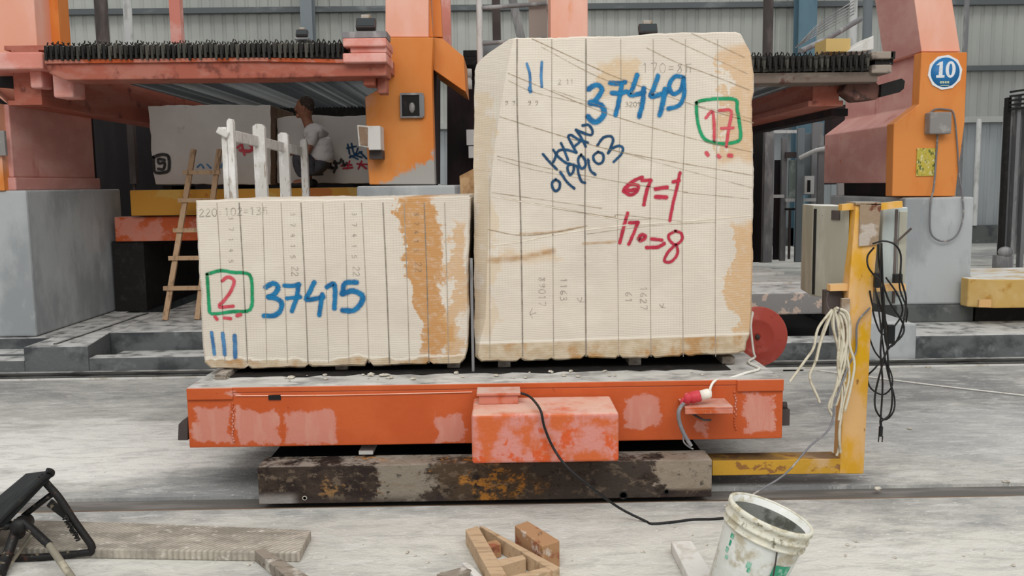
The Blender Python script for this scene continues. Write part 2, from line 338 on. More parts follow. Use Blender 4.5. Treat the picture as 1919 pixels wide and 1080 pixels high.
def paint(name, col, dark, hard=.5, halo=False, amt=1):
    t = NT(name); a = t.n.new('ShaderNodeAttribute'); a.attribute_name = 'edge'
    n = t.noise((60, 60, 60), 4, 2); e_ = t.math('ADD', a.outputs['Fac'], t.math('MULTIPLY', t.math('SUBTRACT', n, .5), .5))
    al = t.step(e_, hard, 1.0, 1, 0)
    if halo: al = t.math('ADD', t.step(e_, .30, .66, .93, 0), t.step(a.outputs['Fac'], .3, 1.0, .16, 0))
    hh = t.math('SINE', t.math('MULTIPLY', t.xyz()[2], 2 * math.pi / .0125)); al = t.math('MULTIPLY', al, t.step(hh, .0, 1, .97, .72))
    if amt < 1: al = t.math('MULTIPLY', al, t.step(t.noise((22, 22, 22), 4, 8), .3, .65, amt * .4, amt))
    c = t.mix(t.step(t.noise((18, 18, 18), 4, 5), .4, .65), rgb(col), rgb(dark))
    t.l.new(al, t.b.inputs['Alpha']); return t.out(c, .7)
p_blue = paint('blue_spray', '#1676a8', '#0f5f92', .5, True); p_blue2 = paint('pale_blue_spray', '#4f86b4', '#3a6c9c', .2, True)
p_dblue = paint('dark_blue_brush', '#123e60', '#194e74', .6, True); p_red = paint('red_spray', '#bc2f46', '#a8263c', .45, True)
p_red2 = paint('light_red_spray', '#cf5560', '#c44450', .4, True); p_green = paint('green_spray', '#1d9a66', '#128250', .5, True)
p_groove = paint('saw_line', '#958b7e', '#7a7268', .1); p_groove2 = paint('faint_saw_line', '#b3a898', '#a0968a', .0); p_scratch = paint('scratch_line', '#9f8c6e', '#8f7c5e', .0, False, .9); p_ridge = paint('pale_ridge_line', '#e8dfce', '#e2d6c2', .3)
p_pencil = paint('pencil', '#857e74', '#6e6860', .2, False, .85); p_ochre = paint('ochre_seep', '#c09a68', '#b88a54', .0, False, .6)
p_pencil2 = paint('dark_marker', '#2c2c2c', '#3a3a3a', .5)

# ------------------------------------------------------------------ pixel helpers on upright planes
def pbox(mb, x0, x1, yt, yb, Y, depth, ym=None):
    """upright box whose front rectangle on the plane y=Y reads x0..x1, yt..yb in the photo"""
    xm = (x0 + x1) / 2; ym = (yt + yb) / 2 if ym is None else ym
    a = P(x0, ym, Y).x; b = P(x1, ym, Y).x; t = P(xm, yt, Y).z; c = P(xm, yb, Y).z
    return mb.box(a, b, Y, Y + depth, c, t)
def pprism(mb, pts, Y, depth): return mb.prism([P(x, y, Y) for x, y in pts], (0, depth, 0))
def ribbon(mb, pts, w, k=0, n=Vector((0, -1, 0)), smooth=4):
    pts = catmull(pts, smooth) if len(pts) > 2 else [Vector(p) for p in pts]
    off = n * (.0016 + .00012 * k); N = len(pts); vs = []; ds = []; fs = []
    T = [(pts[min(i + 1, N - 1)] - pts[max(i - 1, 0)]).normalized() for i in range(N)]
    for p, t in zip(pts, T):
        s_ = t.cross(n).normalized() * (w / 2)
        vs += [p - s_ + off, p + off, p + s_ + off]; ds += [1, 0, 1]
    for i in range(N - 1):
        a = i * 3; fs += [(a, a + 1, a + 4, a + 3), (a + 1, a + 2, a + 5, a + 4)]
    for p, t, sg, i in ((pts[0], T[0], -1, 0), (pts[-1], T[-1], 1, N - 1)):
        s_ = t.cross(n).normalized() * (w / 2); c = i * 3 + 1; prev = i * 3
        for j in range(1, 6):
            a = math.pi * j / 6
            vs.append(p - s_ * math.cos(a) + t * (sg * w / 2 * math.sin(a)) + off); ds.append(1)
            cur = len(vs) - 1; fs.append((c, prev, cur)); prev = cur
        fs.append((c, prev, i * 3 + 2))
    mb.add(vs, fs, d=ds)
WK = 1.0
def strokes(lst, Y, ox=0, oy=0, s=1.0, w=None, smooth=4):
    """lst: (points, width px) read in a zoomed crop with origin ox, oy and scale s"""
    mb = MB()
    for k, (pts, wd) in enumerate(lst):
        q = [P(ox + x / s, oy + y / s, Y) for x, y in pts]
        ribbon(mb, q, (w if w else wd) * WK * Y / F, k % 14, smooth=smooth)
    return mb
GL = {'0': [[(.3, 1), (.05, .8), (0, .4), (.15, .05), (.45, 0), (.6, .4), (.55, .85), (.3, 1)]], '1': [[(.1, .8), (.3, 1), (.3, 0)]],
      '2': [[(.05, .8), (.3, 1), (.55, .8), (.4, .5), (.0, .0), (.6, .02)]], '3': [[(.05, .9), (.4, 1), (.5, .75), (.2, .55), (.55, .4), (.5, .1), (.0, .0)]],
      '4': [[(.35, 1), (.0, .4), (.6, .4)], [(.45, .7), (.4, 0)]], '5': [[(.55, 1), (.1, 1), (.05, .6), (.5, .55), (.5, .1), (.0, .0)]],
      '6': [[(.5, 1), (.1, .6), (.05, .2), (.4, 0), (.55, .3), (.1, .4)]], '7': [[(0, 1), (.6, 1), (.25, 0)]],
      '8': [[(.5, .9), (.1, .85), (.45, .45), (.4, .0), (.05, .1), (.3, .5), (.5, .9)]], '9': [[(.5, .9), (.1, .9), (.1, .6), (.5, .65), (.5, .9), (.45, .3), (.1, 0)]],
      '=': [[(.05, .65), (.55, .65)], [(.05, .35), (.55, .35)]], 'F': [[(.1, 1), (.1, 0)], [(.1, .9), (.6, .95)], [(.1, .55), (.5, .55), (.5, .0)]],
      'H': [[(.05, 1), (.05, 0)], [(.05, .5), (.5, .55)], [(.5, 1), (.5, 0)]], 'X': [[(0, 1), (.6, 0)], [(.6, 1), (0, 0)]],
      'A': [[(0, 0), (.3, 1), (.6, 0)], [(.1, .35), (.5, .4)]], 'N': [[(.05, 0), (.08, 1), (.5, 0), (.55, 1)]], ' ': [], ':': [[(.2, .6), (.25, .55)], [(.2, .25), (.25, .2)]],
      'R': [[(.05, 0), (.05, 1), (.5, .9), (.45, .6), (.1, .5), (.6, 0)]], 'v': [[(0, .8), (.4, .3), (.6, .9)], [(.4, .3), (.9, .3)]]}
def text(lst, s_, x, y, h, ang=0, adv=.85, w=2):
    """pen writing, start at photo px x, y (baseline), height h px, ang in degrees (counter-clockwise)"""
    ca, sa = math.cos(R(ang)), math.sin(R(ang)); cx = 0
    for ch in s_:
        for st in GL.get(ch, []):
            lst.append(([(x + (ca * (cx + u * h) - sa * v * h), y - (sa * (cx + u * h) + ca * v * h)) for u, v in st], w))
        cx += adv * h
    return lst

# ================================================================== THE SETTING
def ground_mat():
    t = NT('dusty_concrete_floor'); X, Y, Z = t.xyz()
    c = t.mix(t.step(t.noise((.55, .9, 1), 6, 3, .65), .40, .60), rgb('#8c8c8b'), rgb('#c4c3bc'))
    c = t.mix(t.step(t.noise((2.2, 4.5, 1), 6, 5, .7), .45, .68, 0, .6), c, rgb('#abaaa6'))
    c = t.mix(t.step(t.noise((7, 16, 1), 6, 8, .7), .54, .68, 0, .5), c, rgb('#7b7b7a'))
    # spilled dry stone slurry, a pale patch left of the cart and another on the near slab
    def patch(x, y, rx, ry, seed):
        dx = t.math('MULTIPLY', t.math('SUBTRACT', X, x), 1 / rx); dy = t.math('MULTIPLY', t.math('SUBTRACT', Y, y), 1 / ry)
        r = t.math('SQRT', t.math('ADD', t.math('MULTIPLY', dx, dx), t.math('MULTIPLY', dy, dy)))
        r = t.math('ADD', r, t.math('MULTIPLY', t.math('SUBTRACT', t.noise((1.6, 3.2, 1), 6, seed, .68), .5), 1.9))
        return t.step(r, .95, .45)
    c = t.mix(t.math('MULTIPLY', patch(-2.7, 5.5, 2.1, .95, 11), .95), c, rgb('#e6e5df'))
    c = t.mix(t.math('MULTIPLY', patch(2.0, 3.4, 2.6, .95, 13), .8), c, rgb('#dddbd2'))
    c = t.mix(t.math('MULTIPLY', patch(.1, 3.4, 1.3, .7, 17), .75), c, rgb('#cfcec3'))
    c = t.mix(t.math('MULTIPLY', patch(-.6, 3.95, 3.4, .55, 27), .7), c, rgb('#cfcdc4'))
    c = t.mix(t.math('MULTIPLY', patch(3.4, 5.6, 2.0, .9, 19), .45), c, rgb('#cbcccb'))
    c = t.mix(t.math('MULTIPLY', patch(1.5, 4.76, .85, .28, 29), .75), c, rgb('#77797c'))  # dark patch under the yellow arm: its shadow and wet floor, painted in
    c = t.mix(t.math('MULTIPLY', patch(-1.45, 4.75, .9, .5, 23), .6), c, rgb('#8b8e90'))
    c = t.mix(t.step(t.noise((4.5, 14, 1), 7, 31, .75, .6), .46, .62, 0, .38), c, rgb('#8f8f8d'))
    c = t.mix(t.step(t.noise((3.5, 11, 1), 7, 37, .75, .6), .50, .64, 0, .45), c, rgb('#dddcd8'))
    c = t.mix(t.step(t.noise((30, 45, 1), 5, 21), .62, .7, 0, .7), c, rgb('#e4e2dc'))
    c = t.mix(t.step(t.noise((22, 30, 1), 5, 25), .68, .74, 0, .6), c, rgb('#5f5d58'))
    t.bump(t.math('ADD', t.noise((14, 22, 6), 6, 2, .7), t.noise((50, 60, 20), 4, 6)), .55, .012)
    return t.out(c, .85)
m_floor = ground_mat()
m_track = M('worn_track_concrete', '#64615d', [('#7a7672', (1.5, 8, 8), .45, .62), ('#585654', (3, 12, 12), .58, .7, .7)], .8, bump=(20, .3))
m_rustline = M('rusty_rail', '#77604a', [('#54402f', (3, 20, 20), .5, .65), ('#8f8a82', (2, 12, 12), .55, .65, .7)], .7)

YT0, YT1, YRAIL = 4.43, 4.61, 7.64
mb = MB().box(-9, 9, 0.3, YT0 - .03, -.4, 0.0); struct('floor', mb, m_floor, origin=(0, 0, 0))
mb = MB().box(-9, 9, YT1, YRAIL - .04, -.4, -.004); struct('floor', mb, m_floor, origin=(0, 0, 0))
mb = MB().box(-9, 9, YT0, YT1, -.4, -.022); struct('floor', mb, m_track, origin=(0, 0, -.4))
mb = MB().box(-9, 9, YT0 - .03, YT0, -.4, -.006)
single('track_rail', 'narrow rusty rail set flush in the concrete floor in front of the dark transfer car', 'rail', mb, m_rustline)
# rear rail on a pale ledge
mb = MB().box(-11, 11, YRAIL - .04, YRAIL + .2, -.4, .012); struct('floor', mb, m_white, origin=(0, 0, -.4))
mb = MB().box(-11, 11, YRAIL - .035, YRAIL + .035, .012, .022).box(-11, 11, YRAIL - .01, YRAIL + .01, .022, .042).box(-11, 11, YRAIL - .03, YRAIL + .03, .042, .058)
single('track_rail', 'long dark steel rail crossing the hall behind the loaded orange cart', 'rail', mb, m_steelrail)
# rear foundations and floors
mb = MB(); zf = .24
xa = P(45, 675, 7.86).x; xb = P(166, 675, 7.86).x; xc = P(205, 625, 8.6).x
mb.prism([(xa, 7.86, -.4), (xb, 7.86, -.4), (xc, 8.6, -.4), (xc, 10.0, -.4), (xa, 10, -.4)], (0, 0, .4 + zf))
struct('floor', mb, m_concdark, bevel=.01)
mb = MB().box(xc, -.3, 8.6, 14, -.4, zf); struct('floor', mb, m_concdark, bevel=.01)
mb = MB().box(xb, -.3, 7.86, 8.02, -.4, .135); struct('floor', mb, m_concdark, bevel=.01)
mb = MB().box(xb, -.3, 8.02, 8.6, -.4, .06); struct('floor', mb, m_concdark)
mb = MB().box(-11, xa, 7.86, 8.1, -.4, .12).box(-11, xa, 8.1, 8.35, -.4, .14); struct('floor', mb, m_concdark, bevel=.01)
mb = MB().box(-11, xa, 8.35, 14, -.4, zf - .005); struct('floor', mb, m_concdark)
mb = MB().box(-14, 17, 14, 19.2, -.4, .25); struct('floor', mb, m_floor, origin=(0, 0, 0))
# dark groove in the left foundation
g0 = G(100, 647, zf + .001); g1 = G(297, 580, zf + .001)
mb = MB().beam((g0.x, g0.y + .03, zf + .004), (g1.x, min(g1.y, 9.9), zf + .004), .03, .014)
single('track_rail', 'dark rail strip running back along the raised foundation beside the left pedestal', 'rail', mb, m_steelrail)
# centre / right foundations
mb = MB().box(-.3, P(1625, 660, 7.9).x, 7.9, 8.25, -.4, .17); struct('floor', mb, m_concdark, bevel=.012)
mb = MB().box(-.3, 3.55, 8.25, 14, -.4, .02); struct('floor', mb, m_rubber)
mb = MB(); pbox(mb, 1300, 1548, 550, 592, 8.55, 3.2)
z0 = P(1424, 550, 8.55).z; mb = MB().box(.2, P(1548, 570, 8.55).x, 8.55, 12.2, z0 - .21, z0)
single('bed_slab', 'raised concrete bed slab with peeling pinkish edge right of the tall stone block', 'slab', mb, m_peel, bevel=.015)
mb = MB().box(.4, .8, 8.8, 11.9, .02, z0 - .21).box(2.2, 2.5, 9.2, 11.9, .02, z0 - .21)
single('bed_support', 'dark concrete supports in the gap under the peeling bed slab', 'support', mb, m_concplinth)
# stepped kerb block right of the post
a = P(1632, 640, 7.7); b = P(1718, 640, 7.7); zt = P(1680, 606, 7.7).z
mb = MB().prism([(a.x - .1, 7.7, -.02), (b.x, 7.7, -.02), (b.x, 7.7, zt - .01), (b.x - .2, 7.7, zt + .01), (a.x - .1, 7.7, zt + .015)], (0, .75, 0))
mb.v = [v + Vector((0, 0, .032 if v.z < .1 else 0)) for v in mb.v]
single('kerb_block', 'short grey concrete kerb block behind the yellow post', 'kerb', mb, m_concrete, bevel=.02)
zr = P(1820, 628, 7.85).z
mb = MB().box(b.x + .002, 12, 7.85, 12.5, -.4, zr); struct('floor', mb, m_concdark, bevel=.015)
mb = MB().box(-.3, 12, 12.5, 14, -.4, .24); struct('floor', mb, m_floor, origin=(0, 0, 0))
mb = MB().box(5.0, 12, 12.5, 12.6, .24, .32)
single('low_kerb', 'low pinkish kerb on the far floor at the right edge', 'kerb', mb, M('pinkish_kerb', '#b09a94', [], .8, dust=('#d8d0cc', .5)))
# far wall
def siding(x0, x1, z0, z1, Y, mat, name='wall_back', pitch=.235):
    mb = MB(); n = int((x1 - x0) / pitch); vs = []
    for i in range(n):
        x = x0 + i * pitch
        for dx, dy in ((0, 0), (pitch * .62, 0), (pitch * .7, .02), (pitch * .92, .02)):
            vs.append((x + dx, Y + dy, z0)); vs.append((x + dx, Y + dy, z1))
    fs = [(2 * i, 2 * i + 2, 2 * i + 3, 2 * i + 1) for i in range(len(vs) // 2 - 1)]
    mb.add(vs, fs); o = struct(name, mb, mat)
    s = o.modifiers.new('solid', 'SOLIDIFY'); s.thickness = .004; return o
YW = 19.0
siding(-14, 17, 2.86, 11, YW, m_siding)
siding(-14, 17, .25, 2.8, YW + .02, m_siding2)
for z, h in ((5.16, .11), (3.84, .1), (7.4, .11)):
    mb = MB().box(-14, 17, YW - .12, YW - .005, z - h / 2, z + h / 2); struct('trim_1', mb, m_girt)
mb = MB().box(-14, 17, YW - .14, YW - .005, 2.74, 2.86); struct('trim_2', mb, m_girtw)
mb = MB().box(-14, 17, YW - .3, YW - .12, .2, .62); struct('trim_3', mb, m_concplinth)

# ================================================================== TRANSFER CAR
def rust_beam_mat():
    t = NT('rusted_blotched_steel'); X, Y, Z = t.xyz()
    n = t.noise((3.2, 3.2, 4.5), 6, 4, .68); n2 = t.noise((9, 9, 12), 6, 7, .7); n3 = t.noise((26, 26, 34), 5, 9)
    c = t.mix(t.step(n2, .42, .6), rgb('#261b16'), rgb('#3c3028'))
    def zone(x0, x1, colr, lo, seed, zz=None, soft=.1):
        nn = t.noise((4, 4, 6), 6, seed, .7); xx = t.math('ADD', X, t.math('MULTIPLY', t.math('SUBTRACT', nn, .5), .7))
        f = t.math('MULTIPLY', t.step(xx, x0, x0 + soft), t.step(xx, x1 + soft, x1)); f = t.math('MULTIPLY', f, t.step(t.math('ADD', nn, t.math('MULTIPLY', n3, .35)), lo, lo + .07))
        return t.mix(f, c, rgb(colr))
    c = zone(-.8, -.45, '#8a6840', .74, 12)
    c = zone(-.62, -.30, '#837a6d', .52, 14, soft=.05)
    c = zone(-.25, .25, '#4a3a2a', .52, 15)
    c = zone(-.3, .3, '#a8702c', .72, 16)
    c = zone(-.7, -.4, '#a87434', .80, 17)
    c = zone(.2, .8, '#403730', .55, 18)
    c = t.mix(t.math('MULTIPLY', t.step(Z, .05, .075), t.step(t.math('ADD', X, t.math('MULTIPLY', t.math('SUBTRACT', n2, .5), .35)), .86, .89)), c, rgb('#8d8172'))
    c = t.mix(t.step(t.noise((13, 13, 20), 6, 33, .75), .54, .62, 0, .55), c, rgb('#7a6a58'))
    c = t.mix(t.step(n3, .60, .68, 0, .7), c, rgb('#261d19'))
    c = t.mix(t.math('MULTIPLY', t.step(Z, .07, .02), t.step(n, .42, .55, 0, .8)), c, rgb('#3a302c'))
    c = t.mix(t.math('MULTIPLY', t.step(X, -.93, -.99), t.step(Z, .09, .04)), c, rgb('#8a8480'))
    c = t.mix(t.math('MULTIPLY', t.step(t.nz(), .5, .9), t.step(n2, .45, .60, .0, .75)), c, rgb('#9b9388'))
    t.bump(t.math('ADD', n2, n3), .5, .012); return t.out(c, .75)
m_rustbeam = rust_beam_mat()
YB = 4.42; xl = P(484, 915, YB).x; xr = P(1334, 900, YB).x; zb1 = P(910, 869, YB).z; zb0 = .016
car = thing('transfer_car', 'low transfer car with blotched rusty beam under the orange cart, yellow post attached', 'transfer car', ((xl + xr) / 2, 5.5, -.004))
mb = MB().box(xl, xr, YB, YB + .012, zb0, zb1).box(xl, xr, YB + .012, YB + .17, zb1 - .014, zb1).box(xl, xr, YB + .012, YB + .17, zb0, zb0 + .014).box(xl, xl + .012, YB + .012, YB + .17, zb0 + .014, zb1 - .014).box(xr - .012, xr, YB + .012, YB + .17, zb0 + .014, zb1 - .014)
ob = build('front_beam', mb, m_rustbeam, car, bevel=.004, label='rusty front beam blotched grey and ochre')
mb = MB().box(xl, xr, 6.45, 6.6, zb0, zb1 - .02); build('rear_beam', mb, m_black, car)
for x in (xl, xr - .12):
    mb = MB().box(x, x + .12, YB + .17, 6.45, zb0 + .03, zb1 - .03); build('end_beam', mb, m_black, car)
mb = MB().box(xl + .12, xr - .12, YB + .17, 6.45, .165, .18); build('shade_pan', mb, m_black, car)  # black plate added for the shaded inside of the open frame
for x in (xl + .3, xr - .34):
    for y in (4.72, 6.3):
        mb = MB().lathe((x, y, .078), (1, 0, 0), [(.0005, 0), (.082, 0), (.082, .04), (.0005, .04)], 24); build('wheel', mb, m_postdark, car)
for y in (4.98, 6.2):
    mb = MB().box(xl + .12, xr - .12, y, y + .08, .18, zb1 - .02); build('cross_rail', mb, m_black, car)
for px, py, r in ((571, 934, .012), (1168, 929, .022), (1249, 922, .013)):
    c = P(px, py, YB); mb = MB().lathe((c.x, YB + .001, c.z), (0, -1, 0), [(r, 0), (r, .003), (r * .72, .004), (r * .7, .001), (0.0005, .001)], 16)
    build('bolt_hole', mb, m_white if r < .02 and px < 600 else m_black, car)
c = P(690, 852, 4.66); mb = MB().box(c.x - .04, c.x + .035, 4.6, 4.9, zb1 + .0, zb1 + .022)
single('wooden_chock', 'pale wooden chock lying in the gap on top of the rusty beam', 'chock', mb, m_white, bevel=.003)
# cantilever arm and post
YP = 4.6
a = P(1335, 870, YP); b = P(1575, 870, YP); zt = P(1450, 862, YP).z; zl = P(1450, 890, YP).z
mb = MB().box(a.x, b.x, YP, YP + .01, zl, zt).box(a.x, b.x, YP + .01, YP + .13, zt - .012, zt).box(a.x, b.x, YP + .01, YP + .13, zl, zl + .01)
arm = build('cantilever_arm', mb, m_yellowarm, car, bevel=.003, label='worn yellow channel arm')
def post_pts(y0, y1, xl0, xr0, xl1, xr1, Y): return [P(xl0, y0, Y), P(xr0, y0, Y), P(xr1, y1, Y), P(xl1, y1, Y)]
mb = MB().prism([P(1604, 384, YP), P(1650, 384, YP), P(1636, 560, YP), P(1619, 889, YP), P(1573, 889, YP), P(1590, 560, YP)], (0, .1, 0))
post = build('control_post', mb, m_yellow, car, bevel=.006, label='tall yellow post')
mb = MB(); pprism(mb, [(1612, 382), (1651, 382), (1646, 458), (1610, 462)], YP - .012, .011); q = build('patch_plate', mb, m_rustbox, post, label='rusty plate with peeling paint')
mb = MB().prism([P(1604, 384, YP - .012), P(1652, 384, YP - .012), P(1652, 379, YP - .012), P(1604, 379, YP - .012)], (0, .13, 0)); build('top_cap', mb, m_rustbox, post)
for q_ in ([(1578, 383), (1604, 381), (1604, 393), (1578, 395)], [(1652, 381), (1691, 377), (1692, 389), (1651, 394)]):
    mb = MB(); pprism(mb, q_, YP + .02, .05); build('top_bracket', mb, m_yellow, post)
for q_ in ([(1556, 534), (1592, 532), (1591, 545), (1556, 546)], [(1638, 534), (1697, 532), (1698, 545), (1638, 547)]):
    mb = MB(); pprism(mb, q_, YP + .02, .05); build('bottom_bracket', mb, m_yellow, post)
# left cabinet: turned box, wide face towards front left
def cab(pts, z0, z1, mat, name, label, door):
    mb = MB().prism([(x, y, z0) for x, y in pts], (0, 0, z1 - z0)); o = build(name, mb, mat, car, bevel=.006, label=label)
    return o
c0 = P(1522, 470, 4.92); c1 = P(1590, 470, 4.66)
zt_ = P(1560, 386, 4.72).z; zb_ = P(1560, 563, 4.72).z
cabl = cab([(c0.x, c0.y), (c1.x, c1.y), (c1.x + .03, c1.y + .32), (c0.x + .04, c0.y + .3)], zb_, zt_, m_cab, 'control_cabinet', 'beige grey cabinet with rust streaks', 0)
d = (Vector((c0.x, c0.y, 0)) - Vector((c1.x, c1.y, 0))).normalized(); nn = Vector((d.y, -d.x, 0)); nn = nn if nn.y < 0 else -nn
def lp(u, z, o=0): return Vector((c1.x, c1.y, z)) + d * u + nn * o
Lw = (Vector((c0.x, c0.y)) - Vector((c1.x, c1.y))).length
mb = MB().add([lp(Lw - .012, zb_ + .01, .001), lp(Lw - .03, zb_ + .01, .001), lp(Lw - .03, zt_ - .02, .001), lp(Lw - .012, zt_ - .02, .001), lp(Lw - .012, zb_ + .01, .006), lp(Lw - .03, zb_ + .01, .006), lp(Lw - .03, zt_ - .02, .006), lp(Lw - .012, zt_ - .02, .006)], [(0, 1, 2, 3), (4, 5, 6, 7), (0, 1, 5, 4), (2, 3, 7, 6), (0, 3, 7, 4), (1, 2, 6, 5)])
build('door_seam', mb, m_blkplastic, cabl)
mb = MB().obox(lp(Lw * .35, zt_ - .05, .004), (.06, .006, .05), Matrix(((d.x, nn.x, 0), (d.y, nn.y, 0), (0, 0, 1)))); build('hinge_plate', mb, m_postdark, cabl)
ca = P(1652, 470, 4.72); cb = P(1699, 470, 4.72); zz = P(1676, 389, 4.72).z; z2 = P(1676, 572, 4.72).z
mb = MB().box(ca.x, cb.x, 4.72, 5.0, z2, zz); cabr = build('control_cabinet', mb, m_cab2, car, bevel=.006, label='bluish grey cabinet behind the post')
mb = MB().box(ca.x + .065, ca.x + .078, 4.714, 4.72, z2 + .01, zz - .01); build('door_seam', mb, m_postdark, cabr)
mb = MB().box(ca.x + .085, cb.x - .006, 4.712, 4.72, z2 + .05, zz - .02); build('door', mb, m_cab, cabr, bevel=.002)
mb = MB().tube([P(1682, 452, 4.7), P(1708, 428, 4.66)], .006); build('handle', mb, m_postdark, cabr)
mb = MB(); pbox(mb, 1548, 1578, 545, 590, 4.66, .06); build('cable_gland_box', mb, m_postdark, car)
mb = MB(); pbox(mb, 1577, 1592, 560, 640, YP - .02, .02); build('terminal_strip', mb, m_rustbox, post)

# ================================================================== ORANGE BLOCK CART
YC = 4.56
def cart_beam_mat():
    t = NT('orange_paint_with_faded_patches'); X, Y, Z = t.xyz()
    c = t.mix(t.step(t.noise((3, 3, 3), 5, 2), .4, .65), rgb('#bb5427'), rgb('#c25c2e'))
    c = t.mix(t.step(t.noise((25, 25, 25), 4, 4), .66, .74, 0, .5), c, rgb('#8a3a1e'))
    n = t.math('MULTIPLY', t.math('SUBTRACT', t.noise((8, 8, 8), 6, 6, .7), .5), .20); n2 = t.math('MULTIPLY', t.math('SUBTRACT', t.noise((7, 7, 7), 6, 9, .7), .5), .16)
    xx = t.math('ADD', X, n); zz = t.math('ADD', Z, n2); f = None
    x_c = (P(352, 785, YC).x + P(1467, 765, YC).x) / 2; zo = zb1
    for p0, p1, y0, y1 in ((360, 436, 766, 832), (444, 524, 766, 836), (535, 630, 768, 832), (812, 866, 772, 828), (1168, 1236, 745, 800), (1392, 1452, 738, 808), (425, 450, 738, 748), (1300, 1330, 790, 815)):
        xa, xb = P(p0, 780, YC).x - x_c, P(p1, 780, YC).x - x_c; za, zb_ = P((p0 + p1) / 2, y1, YC).z - zo, P((p0 + p1) / 2, y0, YC).z - zo
        m = t.math('MULTIPLY', t.math('MULTIPLY', t.step(xx, xa - .006, xa + .012), t.step(xx, xb + .006, xb - .012)), t.math('MULTIPLY', t.step(zz, za - .006, za + .012), t.step(zz, zb_ + .006, zb_ - .012)))
        f = m if f is None else t.math('MAXIMUM', f, m)
    pk = t.mix(t.step(t.noise((14, 14, 3), 5, 12), .45, .65), rgb('#c88474'), rgb('#cc9282'))
    c = t.mix(t.math('MULTIPLY', f, .9), c, pk)
    fz = t.math('MULTIPLY', t.step(t.nz(), .5, .9), .5); c = t.mix(fz, c, rgb('#cfc9c0'))
    t.bump(t.noise(40, 5, 3), .15); return t.out(c, .5)
m_cartbeam = cart_beam_mat()
xl = P(352, 785, YC).x; xr = P(1467, 765, YC).x; zt = .588; zbm = P(910, 831, YC).z
cart = thing('block_cart', 'long orange flat cart with dusty deck carrying two cream stone blocks', 'cart', ((xl + xr) / 2, 5.6, zb1))
m_deck = M('dusty_deck_plate', '#8d8c8a', [('#6a6866', (3, 12, 3), .45, .6), ('#b5663e', (4, 8, 4), .66, .7, .8), ('#c4c2be', (5, 14, 5), .52, .64)], .7, bump=(16, .4), dust=('#d0cfca', .7))
mb = MB().box(xl + .004, xr - .004, YC + .004, 6.55, zt - .03, zt); build('deck', mb, m_deck, cart, bevel=.003, label='grey dusty deck plate')
mb2_ = MB().box(xl, xr, YC, YC + .1, zbm, zt - .03).box(xl + .002, xr - .002, YC - .003, YC + .02, zt - .03, zt - .001)
rn = random.Random(3); fr = [Vector((P(px_, 700, 4.8).x, 4.80 + rn.uniform(-.03, .03), .588)) for px_ in range(432, 1392, 24)]
mb = MB().prism([Vector((fr[0].x, 6.3, .588))] + fr + [Vector((fr[-1].x, 6.3, .588))], (0, 0, .006)); build('shade_dirt_mat', mb, m_black, cart, label='black sheet for the shade and dirt under the blocks')  # black sheet stands for the shade and dirt below the stone blocks
sb = build('side_beam', mb2_, m_cartbeam, cart, bevel=.005, label='orange front beam with faded pink patches')
for a_, b_ in ((352, 438), (1380, 1467)):
    mb = MB(); x0 = P(a_, 760, YC).x; x1 = P(b_, 760, YC).x; mb.box(x0, x1, YC - .012, YC, zt - .062, zt - .002); build('corner_plate', mb, m_cartbeam, sb, bevel=.003)
for px in (437, 1378):
    mb = MB()
    for i in range(14):
        c = P(px + random.uniform(-2, 2), 758 + i * 5.3 - (0 if px < 900 else 22), YC - .002); mb.ball(c, .006, .004, .008, 6, 4)
    build('weld_bead', mb, m_orange, sb)
mb = MB().tube([P(442, 742, YC - .003), P(620, 741, YC - .003), P(885, 735, YC - .003)], .003, 6); build('weld_seam', mb, m_salmon, sb)
mb = MB(); pbox(mb, 503, 526, 741, 750, YC - .006, .006); build('lashing_slot', mb, m_black, sb)
mb = MB().box(xl, xr, 6.45, 6.55, zbm, zt - .03); build('side_beam', mb, m_orange, cart, bevel=.005)
for x in (xl, xr - .06):
    mb = MB().box(x, x + .06, YC + .1, 6.45, zbm, zt - .03); build('end_beam', mb, m_orange, cart)
mb = MB().box(xl + .06, xr - .06, YC + .1, 6.45, zbm + .02, zbm + .05); build('underframe', mb, m_black, cart)
for x in (-1.0, .6):
    for y in (4.98, 6.2):
        mb = MB().lathe((x, y + .01, zb1 + .055), (0, 1, 0), [(.0005, 0), (.075, 0), (.075, .02), (.062, .02), (.062, .06), (.0005, .06)], 24); build('wheel', mb, m_postdark, cart)
mb = MB(); pprism(mb, [(334, 796), (342, 788), (352, 782), (352, 826), (333, 826)], YC + .04, .3); build('buffer', mb, m_postdark, cart, bevel=.004)
mb = MB(); q = P(1470, 760, YC + .1); mb.lathe(q, (1, 0, 0), [(.0005, -.02), (.02, -.02), (.02, .01), (.0005, .01)], 16); pbox(mb, 1466, 1480, 768, 798, YC + .06, .12); build('end_roller', mb, m_postdark, cart)
# motor housing
Ym = 4.2; ma = P(884, 820, Ym).x; mc = P(1160, 820, Ym).x; mz0 = P(1020, 868, Ym).z; mz1 = P(1020, 776, Ym).z
mb = MB().prism([(ma, Ym, mz0), (mc, Ym, mz0), (mc, Ym, mz1), (ma, Ym, mz1)], (0, YC - .012 - Ym, 0)); mh = build('motor_housing', mb, m_orange2, cart, bevel=.014, seg=3, label='scuffed salmon orange motor housing')
mb = MB(); x0 = P(897, 745, 4.40).x; x1 = P(971, 745, 4.40).x
mb.box(x0, x1, 4.40, 4.52, mz1, mz1 + .045).box(x0 - .01, x1 + .012, 4.39, 4.53, mz1 + .045, mz1 + .06); jb = build('junction_box', mb, m_orange, mh, bevel=.004)
